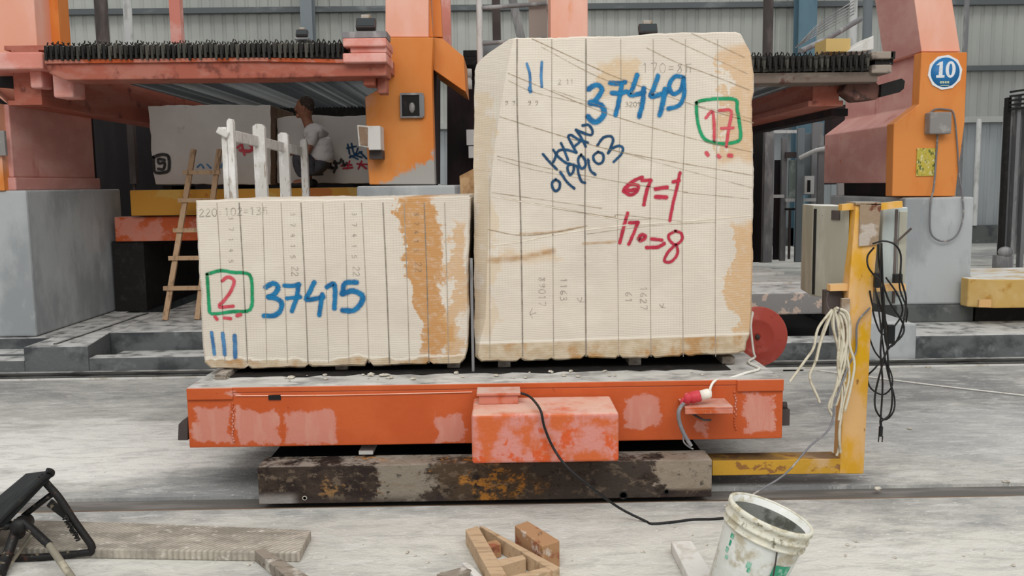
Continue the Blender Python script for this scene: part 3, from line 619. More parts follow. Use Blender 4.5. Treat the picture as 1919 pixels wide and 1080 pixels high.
# socket bracket
sy = 4.38; x0 = P(1284, 765, sy).x; x1 = P(1374, 765, sy).x; sz = P(1330, 763, sy).z
mb = MB().box(x0, x1, sy, YC, sz - .012, sz).box(x0, x1, sy, sy + .012, sz - .036, sz - .012); br = build('socket_bracket', mb, m_orange, cart, bevel=.003)
mb = MB().box(x0 + .03, x0 + .16, sy + .05, sy + .1, sz - .05, sz - .012).tube([(x0 + .05, sy + .06, sz - .05), (x0 + .1, sy + .04, sz - .075), (x0 + .14, sy + .05, sz - .08)], .006)
build('clamp', mb, m_postdark, br)
# cable reel at the right end
ry = 5.6; rc = P(1418, 631, ry); rr = 58 * ry / F
rc.x = max(rc.x, 1.50)
mb = MB().lathe((rc.x, ry, rc.z), (0, -1, 0), [(.012, 0), (rr * .55, -.006), (rr - .006, 0), (rr, .004), (rr, .012), (rr - .006, .016), (rr * .6, .010), (rr * .56, .016), (rr * .5, .010), (.03, .012), (.012, .012)], 56, closed=True)
rl = build('cable_reel', mb, m_redreel, cart, label='round faded red cable reel')
mb = MB().lathe((rc.x, ry, rc.z), (0, 1, 0), [(.0005, -.03), (.014, -.03), (.014, .2), (.0005, .2)], 16).box(xr - .05, rc.x + .02, ry + .12, ry + .18, rc.z - .03, rc.z + .03).box(xr - .05, xr, ry + .1, ry + .2, zt - .12, rc.z + .03)
build('axle', mb, m_postdark, rl)
mb = MB().lathe((rc.x, ry + .11, rc.z), (0, -1, 0), [(.0005, 0), (rr * .9, 0), (rr * .9, .012), (.0005, .012)], 40); build('flange', mb, m_redreel, rl)
mb = MB().lathe((rc.x, ry + .1, rc.z), (0, -1, 0), [(rr * .35, 0), (rr * .62, 0), (rr * .62, .08), (rr * .35, .08)], 32, closed=True); build('wound_cable', mb, m_wirewhite, rl)

# ================================================================== STONE BLOCKS
YS = 4.86
def sample(poly, step):
    out = []
    for i in range(len(poly)):
        a = Vector(poly[i]).to_2d() if len(poly[i]) > 2 else Vector(poly[i]); b = Vector(poly[(i + 1) % len(poly)])
        n = max(1, int((b - a).length / step))
        for k in range(n): out.append(a + (b - a) * k / n)
    return out
def block(name, label, poly, depth, mat, group, left=None, seed=0, notch=()):
    pts = sample(poly, 7); cx = sum(p.x for p in pts) / len(pts); cy = sum(p.y for p in pts) / len(pts)
    front = []; outer = []; N = len(pts)
    for i, p in enumerate(pts):
        n1 = mnoise.noise(Vector((p.x * .03, p.y * .03, seed))) * 1.6 + mnoise.noise(Vector((p.x * .15, p.y * .15, seed + 5))) * 1.0
        q = Vector(p); dr = Vector((p.x - cx, p.y - cy)).normalized()
        q += dr * n1
        for nx in notch:
            if abs(q.x - nx) < 5 and q.y > cy + 100: q.y -= (5 - abs(q.x - nx)) * 1.1
        sh = 0; f = q - dr * (2.2 + abs(n1))
        if left:
            fl = left(q.y)
            if f.x < fl: sh = fl - f.x; f = Vector((fl, f.y))
        front.append(P(f.x, f.y, YS)); outer.append(P(q.x, q.y, YS + .010 + .003 * sh))
    mb = MB(); rings = [front, outer]
    for t in (.25, .5, .75, 1.0):
        rings.append([Vector((o.x + mnoise.noise(Vector((o.x * 4, t * 5, o.z * 4))) * .006, o.y + (YS + depth - o.y) * t, o.z + mnoise.noise(Vector((o.z * 4, t * 5 + 9, o.x * 4))) * .006)) for o in outer])
    vs = [v for r_ in rings for v in r_]; fs = [tuple(range(N)), tuple(range(len(vs) - 1, len(vs) - N - 1, -1))]
    for k in range(len(rings) - 1):
        for i in range(N): fs.append((k * N + i, (k + 1) * N + i, (k + 1) * N + (i + 1) % N, k * N + (i + 1) % N))
    mb.add(vs, fs)
    xs = [v.x for v in front]; zs = [v.z for v in vs]
    org = (P(poly[0][0], 500, YS).x, YS, min(zs))
    root = thing(name, label, 'stone block', org, group); ORG[root.name] = Vector(org)
    build('body', mb, mat, root); return root
small_poly = [(367, 376), (620, 374), (720, 372), (800, 370), (878, 367), (881, 372), (880, 430), (877, 520), (878, 600), (877, 650), (872, 672), (862, 682), (806, 683), (770, 684), (700, 686), (690, 681), (684, 687), (620, 687), (578, 689), (500, 690), (465, 692), (420, 690), (396, 690), (384, 680), (380, 650), (377, 560), (372, 480), (369, 420)]
big_poly = [(889, 132), (893, 120), (906, 107), (930, 89), (953, 74), (968, 71), (1040, 71), (1100, 68), (1175, 68), (1200, 66), (1240, 62), (1300, 61), (1378, 60), (1388, 64), (1397, 80), (1407, 101), (1412, 140), (1413, 172), (1409, 190), (1410, 250), (1412, 310), (1411, 400), (1410, 470), (1409, 560), (1408, 600), (1404, 630), (1399, 642), (1396, 657), (1384, 663), (1290, 667), (1280, 663), (1272, 668), (1220, 671), (1160, 672), (1104, 671), (1097, 667), (1088, 673), (1040, 675), (975, 678), (902, 678), (891, 668), (889, 620), (888, 500), (888, 300)]
def lerpt(tab):
    def f(y):
        if y <= tab[0][0]: return tab[0][1]
        for (a, b), (c, d_) in zip(tab, tab[1:]):
            if y <= c: return b + (d_ - b) * (y - a) / (c - a)
        return tab[-1][1]
    return f
m_small = stone('sawn_stone_small', 1.44, .9, [(1.20, .13, .17, '#bd8a52', .4, .95, .06, .98), (1.33, .0, .10, '#c59a66', .4, .7, .0, .8)], (.055, .9, .12, 0), 3)
m_big = stone('sawn_stone_big', 1.5, 1.75, [(1.38, .0, .2, '#c9a06c', .4, .75, .10, .78), (1.33, .0, .2, '#c9a274', .4, .7, 1.05, 1.7), (.66, .0, .16, '#c9a878', .4, .6, 1.38, 1.62), (-.02, .0, .11, '#cbb491', .4, .5, .12, 1.5), (.1, .0, .35, '#ccb08a', .4, .55, .52, .63)], (.108, .95, .01, .02), 8)
bs = block('stone_block', 'lower cream stone block with blue 37415 and a brown stain at its right', small_poly, 1.45, m_small, None, seed=2, notch=(465, 578, 690, 806))
bb = block('stone_block', 'tall cream stone block with blue 37449, HXAN 019903 and a green-boxed red 17', big_poly, 1.45, m_big, None, left=lerpt([(72, 962), (134, 949), (211, 936), (292, 925), (380, 917), (600, 910), (640, 900), (690, 893)]), seed=11, notch=(975, 1035, 1160, 1220))
S6 = dict(Y=YS, ox=360, oy=360, s=3.0); S3 = dict(Y=YS, ox=860, oy=0, s=2.843); S7 = dict(Y=YS, ox=860, oy=360, s=3.0)
def part(root, name, lst, mat, cfg, w=None, label=None, smooth=4):
    global WK; WK = 1.55 if name.startswith('painted') else 1.0
    return build(name, strokes(lst, w=w, smooth=smooth, **cfg), mat, root, label=label)
# saw lines, small block (strong and faint)
v = [(140, 185, 1), (265, 312, 2), (395, 420, .6), (500, 537, .8), (612, 652, 2), (735, 768, .6), (855, 882, .6), (953, 995, 1), (1073, 1110, 2.6), (1192, 1222, 1.2), (1305, 1332, 1.6), (1420, 1442, 1.2)]
part(bs, 'saw_lines', [([(a, 62), ((a + b) / 2 + 2, 500), (b, 960)], 1.6 + w * .9) for a, b, w in v if w > 1.5], p_groove, S6)
part(bs, 'faint_saw_lines', [([(a, 62), ((a + b) / 2 + 2, 500), (b, 960)], 2.2 + w * .5) for a, b, w in v if w <= 1.5], p_groove2, S6)
v = [(310, 345, 355, 3), (495, 527, 530, 1.4), (677, 708, 712, 3), (862, 893, 895, .9), (1035, 1075, 1077, 1.3), (1207, 1255, 1258, 1.3), (1378, 1443, 1440, 1.1)]
lst = []
for a, b, c, w in v:
    px0 = 860 + a / 2.843; px1 = 860 + b / 3; px2 = 860 + c / 3
    lst.append(([(px0, 74), (px0, 200), (px1, 380), (px2, 560), (px2 + 1, 668)], 1.4 + w * .9))
lst.append(([(918, 330), (918, 480), (918, 672)], 2.6))
PX = dict(Y=YS)
part(bb, 'saw_lines', [q for q in lst if q[1] > 3], p_groove, PX); part(bb, 'faint_saw_lines', [q for q in lst if q[1] <= 3], p_groove2, PX)
dg = [([(390, 207), (690, 345), (860, 420), (1250, 560), (1568, 655)], 3), ([(262, 390), (500, 490), (830, 620), (1250, 740), (1568, 812)], 2.6), ([(265, 430), (410, 495), (700, 560)], 1.8), ([(218, 622), (500, 710), (870, 812), (1568, 935)], 2.6), ([(205, 832), (490, 900), (870, 972), (1220, 1025)], 2.2), ([(208, 850), (400, 905), (700, 960)], 1.6),
      ([(176, 1026), (500, 1072), (760, 1110)], 2.2), ([(1000, 255), (1150, 328), (1350, 402), (1550, 480)], 2.6), ([(1120, 203), (1400, 330), (1535, 392)], 2), ([(1240, 178), (1380, 240), (1520, 305)], 2.4), ([(440, 250), (700, 390), (850, 450)], 2), ([(500, 480), (830, 590)], 1.6), ([(1260, 560), (1560, 632)], 1.6), ([(870, 812), (1200, 905), (1560, 1000)], 1.6)]
part(bb, 'scratch_lines', dg, p_scratch, S3)
part(bb, 'scratch_lines', [([(170, 20), (530, 82), (900, 152), (1080, 150)], 2), ([(530, 92), (860, 140), (900, 128), (1250, 165)], 2), ([(162, 210), (345, 244), (530, 228), (720, 190)], 3), ([(720, 236), (1080, 190), (1440, 170)], 1.6), ([(1260, 2), (1630, 38)], 1.8)], p_scratch, S7)
part(bb, 'pale_ridges', [([(172, 300), (345, 280), (530, 240), (900, 190), (1250, 165), (1640, 132)], 4), ([(172, 22), (530, 86), (900, 158)], 2.6)], p_ridge, S7)
part(bb, 'ochre_seeps', [([(170, 385), (345, 372), (530, 330)], 18), ([(345, 235), (530, 225), (700, 195)], 7), ([(700, 290), (880, 280)], 9)], p_ochre, S7)
# blue 37449
part(bb, 'painted_number', [([(690, 475), (735, 452), (762, 480), (730, 530), (700, 548)], 12), ([(700, 548), (755, 560), (775, 600), (750, 640), (715, 650), (688, 622)], 13), ([(806, 442), (850, 446), (884, 438)], 11), ([(868, 445), (852, 540), (835, 612)], 11), ([(815, 495), (860, 498), (892, 488)], 11),
     ([(950, 400), (925, 470), (912, 508), (985, 494)], 11), ([(985, 470), (978, 550), (960, 622)], 11), ([(1060, 405), (1035, 480), (1024, 516), (1108, 492)], 11), ([(1098, 475), (1086, 550), (1070, 612)], 12), ([(1196, 412), (1150, 408), (1120, 455), (1140, 500), (1180, 480), (1197, 420)], 10), ([(1197, 425), (1200, 500), (1175, 560), (1115, 580)], 10)], p_blue, S3, label='blue painted number 37449')
part(bb, 'painted_strokes', [([(362, 340), (378, 400), (380, 490)], 6), ([(442, 330), (438, 400), (442, 462)], 6), ([(376, 470), (382, 488)], 8)], p_blue2, S3, label='two blue upright strokes')
hx = [([(125, 495), (200, 585), (312, 702)], 0), ([(265, 440), (330, 530), (430, 612), (490, 626)], 0), ([(265, 605), (300, 525), (332, 455), (430, 436), (575, 475)], 0), ([(370, 350), (408, 430), (462, 572)], 0), ([(575, 475), (520, 370), (468, 262), (512, 242), (600, 296), (732, 342)], 0), ([(540, 402), (622, 332)], 0), ([(572, 168), (640, 270), (702, 392)], 0), ([(572, 168), (680, 214), (775, 238), (792, 175), (740, 102), (662, 112)], 0),
      ([(300, 838), (252, 880), (256, 950), (298, 996), (345, 960), (352, 880), (300, 838)], 0), ([(362, 740), (450, 872), (548, 958)], 0), ([(540, 640), (480, 636), (456, 690), (490, 776), (538, 725), (540, 650)], 0), ([(540, 640), (590, 670), (606, 760), (644, 862), (692, 885)], 0), ([(640, 505), (602, 560), (612, 640), (650, 692), (700, 650), (690, 570), (640, 505)], 0), ([(736, 570), (745, 640), (770, 720), (832, 772)], 0), ([(870, 465), (806, 520), (820, 590), (880, 628), (936, 590), (936, 500), (870, 465)], 0), ([(862, 378), (940, 275), (1040, 256), (1072, 320), (1006, 482)], 0), ([(1006, 482), (1060, 420), (1150, 385), (1205, 420), (1180, 500), (1080, 600)], 0)]
part(bb, 'painted_lettering', hx, p_dblue, dict(Y=YS, ox=1000, oy=220, s=7.2), w=6.2, label='dark blue lettering HXAN 019903')
SR = dict(Y=YS, ox=1140, oy=310, s=5.4)
part(bb, 'painted_sum', [([(345, 120), (250, 160), (180, 215), (155, 262)], 8), ([(155, 262), (220, 300), (285, 268), (302, 205), (230, 195), (165, 235)], 8), ([(190, 258), (275, 245)], 9), ([(340, 155), (430, 150)], 8), ([(425, 155), (385, 270), (358, 400)], 8.5), ([(475, 238), (592, 222)], 9.5), ([(482, 320), (588, 324)], 10), ([(725, 75), (695, 220), (655, 380), (622, 560)], 7.5), ([(655, 168), (718, 152)], 8)], p_red, SR, label='red painted 67=1')
part(bb, 'painted_sum', [([(195, 485), (152, 640), (116, 785)], 8), ([(215, 582), (298, 580)], 8.5), ([(298, 580), (255, 690), (207, 798)], 8), ([(302, 745), (330, 705), (372, 712), (365, 742), (320, 762)], 9), ([(438, 745), (540, 755)], 8), ([(565, 792), (500, 826), (388, 832)], 8.5), ([(680, 664), (612, 705), (622, 762), (680, 802), (742, 755), (738, 690), (680, 664)], 7), ([(680, 802), (602, 880), (568, 970), (640, 972), (700, 892), (690, 806)], 7)], p_red, SR, label='red painted 170=8')
part(bb, 'painted_box', [([(1265, 548), (1300, 535), (1385, 526), (1474, 532), (1482, 580), (1494, 650), (1500, 735), (1470, 758), (1400, 766), (1320, 748), (1285, 700), (1268, 620), (1265, 548)], 8)], p_green, S3, label='green painted frame')
part(bb, 'painted_number', [([(1316, 628), (1346, 594), (1356, 620), (1360, 690), (1360, 750)], 7), ([(1384, 590), (1450, 592), (1438, 680), (1424, 782)], 7), ([(1398, 684), (1460, 682)], 7), ([(1318, 815), (1326, 826)], 9), ([(1380, 830), (1388, 836)], 9), ([(1440, 828), (1452, 830)], 10)], p_red2, S3, label='red painted 17 over three dots')
L = []; text(L, '170=8F', 1204, 136, 17, 0, .95); text(L, '=', 1225, 163, 12); text(L, '2x11', 1046, 158, 9); text(L, '9x9', 947, 197, 8); text(L, '9x9', 990, 197, 8); text(L, '3209', 1172, 200, 9); text(L, 'v', 1082, 570, 14); text(L, 'v', 1236, 580, 12)
for s_, x, y in (('89017', 1010, 520), ('1163', 1050, 522), ('61', 1172, 548), ('1627', 1200, 538)): text(L, s_, x, y, 12, -90, .95)
text(L, 'v', 985, 585, 18, -60)
part(bb, 'pencil_notes', L, p_pencil, dict(Y=YS), w=1.7, label='faint pencil notes')
# small block writing
part(bs, 'painted_number', [([(415, 535), (455, 514), (484, 535), (462, 575), (430, 590)], 12), ([(430, 590), (490, 608), (505, 645), (470, 692), (405, 696)], 12), ([(518, 525), (560, 528), (602, 520)], 10), ([(598, 520), (588, 590), (562, 668)], 11), ([(535, 598), (608, 590)], 10), ([(686, 508), (655, 575), (645, 606), (738, 590)], 11), ([(732, 575), (724, 630), (716, 690)], 11), ([(758, 535), (798, 515), (804, 580), (800, 655)], 11), ([(925, 508), (860, 512), (845, 572)], 12), ([(845, 572), (910, 556), (960, 590), (940, 640), (900, 668), (848, 664)], 13)], p_blue, S6, label='blue painted number 37415')
part(bs, 'painted_box', [([(84, 462), (160, 442), (230, 452), (300, 456), (330, 480), (338, 560), (326, 662), (230, 672), (112, 684), (96, 640), (90, 540), (84, 462)], 8)], p_green, S6, label='green painted frame')
part(bs, 'painted_number', [([(170, 500), (200, 478), (236, 498), (222, 550), (185, 605), (152, 645), (232, 642)], 8), ([(130, 702), (140, 716)], 8), ([(182, 708), (216, 712)], 8), ([(255, 694), (272, 690)], 9)], p_red2, S6, label='red painted 2 over three dots')
part(bs, 'painted_strokes', [([(110, 790), (118, 850), (126, 912)], 8), ([(172, 796), (178, 850), (184, 914)], 9), ([(240, 808), (242, 870), (243, 930)], 10)], p_blue2, S6, label='three blue upright strokes')
L = []; text(L, '220:102=13F', 374, 406, 14, 2, .85)
for x in (429, 545, 660, 776):
    for i, ch in enumerate('37415' if x > 430 else '37145'): text(L, ch, x, 399 + i * (17 if x > 700 else 20) + (8 if x < 440 else 0), 8, -90)
    if x > 430: text(L, '22', x + 2, 500 - (0 if x < 770 else 8), 12, -90)
part(bs, 'pencil_notes', L, p_pencil, dict(Y=YS), w=1.7, label='faint pencil notes')

# spacers, rod, chips on deck
sp = None
zs_small = bs.location.z; zs_big = bb.location.z
def spacer(px, ztop, lab, y0=4.9, w=.07, mat=None):
    x = P(px, 690, y0).x; mb = MB().box(x - w / 2, x + w / 2, y0, 6.2, .588 if px < 430 else .594, ztop)
    return single('timber_spacer', lab, 'spacer', mb, mat or m_timbergrey, group='timbers under the stone blocks', bevel=.004)
spacer(412, zs_small, 'timber under the left end of the lower block, its end poking out', 4.74, .06)
spacer(640, zs_small, 'timber under the middle of the lower stone block', 4.93)
spacer(850, zs_small, 'timber under the stained right end of the lower stone block', 4.93)
spacer(945, zs_big, 'timber under the left end of the tall stone block', 4.93)
spacer(1190, zs_big, 'timber under the middle of the tall stone block', 4.93)
spacer(1365, zs_big, 'timber under the right end of the tall stone block', 4.93)
c = P(885, 600, 4.84); mb = MB().tube([(c.x, 4.84, .588), (c.x, 4.84, P(885, 484, 4.84).z)], .008, 8)
single('steel_rod', 'thin upright steel rod standing in the gap between the two stone blocks', 'rod', mb, m_postgrey)
def chip(c, r, seed):
    mb = MB(); rnd = random.Random(seed); mb.ball((0, 0, 0), r * rnd.uniform(.8, 1.6), r * rnd.uniform(.6, 1.1), r * rnd.uniform(.3, .55), 6, 4)
    mb.sm = [False] * len(mb.sm)
    M3 = Matrix.Rotation(rnd.uniform(0, 6), 3, 'Z'); mb.v = [M3 @ (v + Vector((rnd.uniform(-.2, .2), rnd.uniform(-.2, .2), rnd.uniform(-.1, .1))) * r) for v in mb.v]
    zmin = min(v.z for v in mb.v); mb.v = [v + Vector(c) - Vector((0, 0, zmin)) for v in mb.v]; return mb
rnd = random.Random(5)
for i in range(34):
    px = rnd.uniform(400, 1370) if i > 6 else (545, 695, 720, 775, 855, 1032, 930)[i]
    y = rnd.uniform(4.66, 4.8); x = P(px, 700, y).x; r = rnd.uniform(.006, .014) if i > 6 else rnd.uniform(.013, .022)
    single('stone_chip', 'pale stone chip lying on the deck of the orange cart in front of the blocks', 'stone chip', chip((x, y, .588), r, i), m_chip, group='stone chips on the cart deck')
# plug, cables on cart
pc = P(1307, 741, 4.44)
pl = thing('power_plug', 'red and white round power plug resting on the orange socket bracket', 'plug', (pc.x, 4.44, sz))
ax = Vector((.93, -.05, .22)).normalized(); c0 = Vector((pc.x - .015, 4.43, sz + .04))
mb = MB().lathe(c0, ax, [(.0005, -.03), (.024, -.03), (.03, -.015), (.03, .022), (.026, .028), (.0005, .028)], 20); build('plug_body', mb, m_redplug, pl)
mb = MB().lathe(c0, ax, [(.0005, .028), (.026, .029), (.026, .07), (.018, .082), (.0005, .084)], 20); build('cable_sleeve', mb, m_whiteplug, pl)
mb = MB().lathe(c0 + Vector((-.035, -.01, .0)), Vector((.5, 0, .85)), [(.0005, -.03), (.02, -.03), (.024, .012), (.012, .02), (.0005, .02)], 16).tube([c0 + Vector((-.03, -.01, .0)), c0 + Vector((-.06, -.01, -.012)), c0 + Vector((-.066, -.01, -.035))], .012)
build('cover_flap', mb, m_redplug, pl)
q = [c0 + ax * .08, P(1331, 728, 4.5), P(1340, 716, 4.56) + Vector((0, 0, .006)), P(1360, 713, 4.6) + Vector((0, 0, .004))]
mb = MB().tube(q + [Vector((P(1400, 707, 4.68).x, 4.68, .597)), Vector((P(1424, 697, 4.78).x, 4.78, .597)), Vector((1.36, 4.95, .597)), Vector((1.44, 5.1, .597)), P(1412, 660, 5.35), P(1407, 610, 5.42), P(1410, 585, 5.5), Vector((rc.x - .12, ry - .04, rc.z + .02))], .007, 8)
single('power_cable', 'off-white cable running from the red plug over the deck corner up to the red reel', 'cable', mb, m_wirewhite)
mb = MB().tube([c0 + Vector((-.062, -.02, -.03)), P(1272, 770, 4.36), P(1273, 790, 4.36), P(1281, 812, 4.36), P(1295, 836, 4.36)], .010, 8).tube([P(1281, 812, 4.36), P(1281, 828, 4.36), P(1291, 838, 4.36), P(1299, 842, 4.36)], .004, 6)
single('dangling_lead', 'grey-white lead with a frayed end dangling in front of the cart below the plug', 'cable', mb, m_wiregrey)
mb = MB().tube([P(972, 739, 4.42) + Vector((0, 0, .008)), P(990, 742, 4.40), P(1003, 754, 4.30), P(1014, 772, 4.185), P(1020, 800, 4.18), P(1037, 840, 4.17), P(1065, 878, 4.12), P(1110, 915, 4.1), P(1160, 952, 4.15), Vector((P(1205, 979, 4.2).x, G(1205, 979).y, .006)), G(1222, 982, .006), G(1260, 979, .006), G(1300, 974, .006), G(1340, 973, .006), G(1400, 967, .006)], .0062, 8, 4)
single('power_cable', 'black cable drooping from the motor junction box down to the floor towards the bucket', 'cable', mb, m_wireblack)

# ================================================================== CABLES ON THE YELLOW POST
def Z7(x, y, Y): return P(1500 + x / 3.6, 560 + y / 3.6, Y)
yc = 4.56
mb = MB()
for i, pth in enumerate(([(245, 62), (318, 110), (338, 220), (320, 380), (300, 560)], [(226, 68), (270, 120), (292, 260), (262, 480), (236, 660)], [(232, 66), (262, 240), (252, 460), (282, 640), (258, 820)], [(215, 72), (120, 200), (90, 330), (30, 420), (-70, 560)], [(215, 78), (150, 230), (100, 430), (62, 530), (110, 650), (130, 700)], [(225, 72), (225, 200), (265, 400), (240, 600), (192, 720), (215, 790)],
        [(235, 66), (305, 95), (330, 200), (310, 330), (290, 480), (225, 650), (205, 740)], [(240, 60), (325, 110), (332, 310), (365, 440), (335, 620), (300, 760)], [(230, 70), (285, 200), (268, 420), (300, 640), (270, 800), (262, 1000), (243, 1060)],
        [(225, 74), (255, 150), (300, 330), (330, 520), (290, 700), (262, 900), (270, 1040)], [(228, 66), (300, 130), (318, 280), (270, 470), (262, 640), (240, 720)], [(218, 78), (190, 150), (135, 300), (108, 420)], [(222, 76), (215, 160), (240, 280), (262, 340), (300, 560)])):
    mb.tube([Z7(x, y, yc - .006 * (i % 4) - (.02 if 20 < y < 1000 else 0)) for x, y in pth], .0068, 6, 4)
cream = single('cable_bundle', 'cream cables looped in a long bundle over the hook on the yellow post', 'cable', mb, m_wirecream)
mb = MB().tube([P(1552, 548, 4.62), P(1549, 566, 4.6), P(1556, 583, 4.56), P(1570, 586, 4.52), P(1574, 575, 4.52)], .004, 6)
build('hook', mb, m_postdark, car)
mb = MB().tube([Z7(470, 60, 4.585), Z7(385, 165, 4.58), Z7(376, 350, 4.58), Z7(330, 440, 4.54), Z7(240, 680, 4.5), Z7(200, 870, 4.48), Z7(60, 1000, 4.4), P(1470, 890, 4.3), P(1400, 935, 4.2), Vector((P(1352, 975, 4.1).x, 4.05, .006))], .005, 6, 4)
single('power_cable', 'thin grey cable curving down across the yellow post and arm', 'cable', mb, m_wiregrey)
def Q(l, Y=4.5): return [P(x, y, Y + (.012 if i % 2 else -.008)) for i, (x, y) in enumerate(l)]
ck = thing('extension_cable', 'black extension cable coiled in long loops right of the yellow post, plug hanging lowest', 'cable', P(1652, 650, 4.5))
mb = MB().tube(Q([(1638, 464), (1626, 480), (1627, 500), (1638, 516), (1650, 530), (1654, 600), (1650, 660), (1654, 720), (1650, 790)]), .0048, 6, 4)
mb.tube(Q([(1636, 457), (1655, 452), (1676, 458), (1688, 478), (1688, 520), (1698, 560), (1694, 600), (1680, 640), (1662, 648), (1656, 600), (1650, 520), (1652, 462)]), .0048, 6, 4)
mb.tube(Q([(1646, 458), (1648, 500), (1664, 560), (1692, 606), (1690, 630), (1664, 655), (1652, 690), (1640, 740), (1642, 770), (1658, 787), (1674, 772), (1676, 745), (1664, 700), (1655, 650), (1648, 590), (1640, 540)]), .0048, 6, 4)
mb.tube(Q([(1652, 456), (1655, 540), (1662, 640), (1666, 700), (1672, 740), (1668, 775), (1652, 790)], 4.48), .0045, 6, 4)
build('cable_loops', mb, m_wireblack, ck)
mb = MB().tube([P(1650, 788, 4.5), P(1651, 800, 4.5)], .007, 8).tube([P(1651, 800, 4.5), P(1650, 818, 4.5)], .011, 8).tube([P(1647, 818, 4.5), P(1646, 829, 4.5)], .003, 6).tube([P(1654, 818, 4.5), P(1653, 829, 4.5)], .003, 6)
build('plug', mb, m_wireblack, ck)
ck = thing('extension_cable', 'tangled black cable with a dangling connector hooked behind the yellow post, above the looped one', 'cable', P(1665, 600, 4.6))
mb = MB().tube(Q([(1640, 545), (1652, 580), (1664, 620), (1662, 660), (1640, 690), (1626, 706), (1632, 728), (1655, 740), (1672, 722), (1666, 690), (1640, 660), (1626, 622), (1618, 604)], 4.62), .0045, 6, 4)
mb.tube(Q([(1630, 545), (1640, 600), (1658, 628), (1690, 590), (1684, 556), (1660, 520)], 4.6), .0045, 6, 4).tube(Q([(1688, 500), (1686, 540), (1700, 580), (1698, 604)], 4.58), .0045, 6, 4)
build('cable_loops', mb, m_wireblack, ck)
mb = MB(); pbox(mb, 1664, 1678, 610, 645, 4.56, .03); build('connector', mb, m_blkplastic, ck, bevel=.004)
mb = MB(); pbox(mb, 1676, 1692, 514, 536, 4.66, .03); build('connector', mb, m_blkplastic, ck, bevel=.004)
mb = MB(); pbox(mb, 1640, 1650, 512, 540, 4.57, .025); build('connector', mb, m_blkplastic, ck, bevel=.004)
mb = MB().tube([G(1452, 684, .006), G(1500, 690, .006), G(1600, 703, .006), G(1700, 716, .006), G(1800, 728, .006), G(1960, 746, .006), G(2300, 786, .006)], .0055, 6)
mb.v = [Vector((v.x, min(v.y, 7.5), v.z)) for v in mb.v]
single('white_rope', 'thin white cord stretched across the floor at the right towards the red reel', 'rope', mb, m_wirewhite)

# ================================================================== FOREGROUND
def slab_g(pts, z, th, mb=None):
    mb = mb or MB(); return mb.prism([G(x, y, z) for x, y in pts], (0, 0, -th))
def plank_mat():
    t = NT('ribbed_stone_plank'); X, Y, Z = t.xyz()
    c = t.mix(t.step(t.noise((3, 6, 3), 6, 4, .7), .4, .62), rgb('#8b857a'), rgb('#b5ada0'))
    w = t.math('SINE', t.math('MULTIPLY', t.math('ADD', X, t.math('MULTIPLY', Y, -.9)), 2 * math.pi / .028))
    c = t.mix(t.math('MULTIPLY', t.step(w, .1, .9, 0, .5), t.step(t.noise((2, 4, 2), 3, 6), .4, .55)), c, rgb('#7d7468'))
    c = t.mix(t.step(t.noise((18, 30, 18), 4, 8), .6, .68, 0, .8), c, rgb('#cdc8bd'))
    t.bump(t.math('ADD', t.math('MULTIPLY', w, .4), t.noise((30, 30, 30), 5, 3)), .5, .01); return t.out(c, .9)
mb = slab_g([(-40, 972), (200, 978), (583, 993), (561, 1036), (300, 1031), (-40, 1026)], .045, .0448)
single('stone_plank', 'long flat ribbed grey plank on the floor at the lower left', 'plank', mb, plank_mat(), bevel=.006)
mb = slab_g([(476, 1031), (495, 1028), (590, 1086), (548, 1090)], .05, .0495)
single('wood_offcut', 'short pale wood offcut on the floor at the right end of the grey plank', 'offcut', mb, m_timbergrey, bevel=.004)
mb = slab_g([(818, 1076), (868, 1062), (884, 1068), (830, 1090)], .03, .0295)
single('wood_offcut', 'small pale wood offcut at the bottom edge left of the wooden frame', 'offcut', mb, m_timbergrey, bevel=.003)
def zz(l): return [(820 + x / 7.38, 960 + y / 7.38) for x, y in l]
mb = slab_g(zz([(340, 700), (420, 690), (700, 960), (560, 960)]), .022, .0215)
single('wood_offcut', 'whitish thin offcut lying against the left side of the wooden frame', 'offcut', mb, m_white, bevel=.003)
wf_ = thing('pine_crate_scrap', 'small A-shaped frame of nailed pale pine pieces on the floor below the motor housing', 'wooden frame', G(950, 1060, 0))
for nm, pts, z, th, mt in (('side_piece', [(385, 240), (560, 190), (1010, 960), (790, 980)], .07, .069, m_woodpale), ('side_piece', [(575, 188), (660, 205), (1690, 760), (1600, 815)], .068, .067, m_woodpale),
        ('cross_piece', [(870, 745), (800, 665), (1180, 590), (1225, 640)], .062, .061, m_woodpale), ('cross_piece', [(1060, 960), (985, 890), (1500, 755), (1600, 800)], .064, .063, m_woodpale), ('cross_piece', [(700, 500), (640, 420), (820, 380), (880, 440)], .06, .059, m_woodred)):
    build(nm, slab_g(zz(pts), z, th), mt, wf_, bevel=.003)
mb = slab_g(zz([(1065, 185), (1245, 120), (1690, 395), (1450, 475)]), .115, .1145)
single('timber_block', 'short thick timber block with a reddish end lying behind the wooden frame', 'timber', mb, m_woodred, bevel=.004)
mb = slab_g([(1257, 1014), (1296, 1013), (1352, 1096), (1300, 1100)], .05, .0495)
single('stone_offcut', 'narrow whitish stone offcut on the floor just left of the bucket', 'offcut', mb, m_white, bevel=.006)
for i in range(60):
    px = rnd.uniform(180, 1900); py = rnd.uniform(985, 1075)
    if 1330 < px < 1540 or px < 590 and py > 960 and py < 1050 or 855 < px < 1060: continue
    g = G(px, py, 0); single('stone_chip', 'small pale stone chip lying on the near concrete floor', 'stone chip', chip((g.x, g.y, 0), rnd.uniform(.003, .009), i + 50), m_chip, group='stone chips on the near floor')
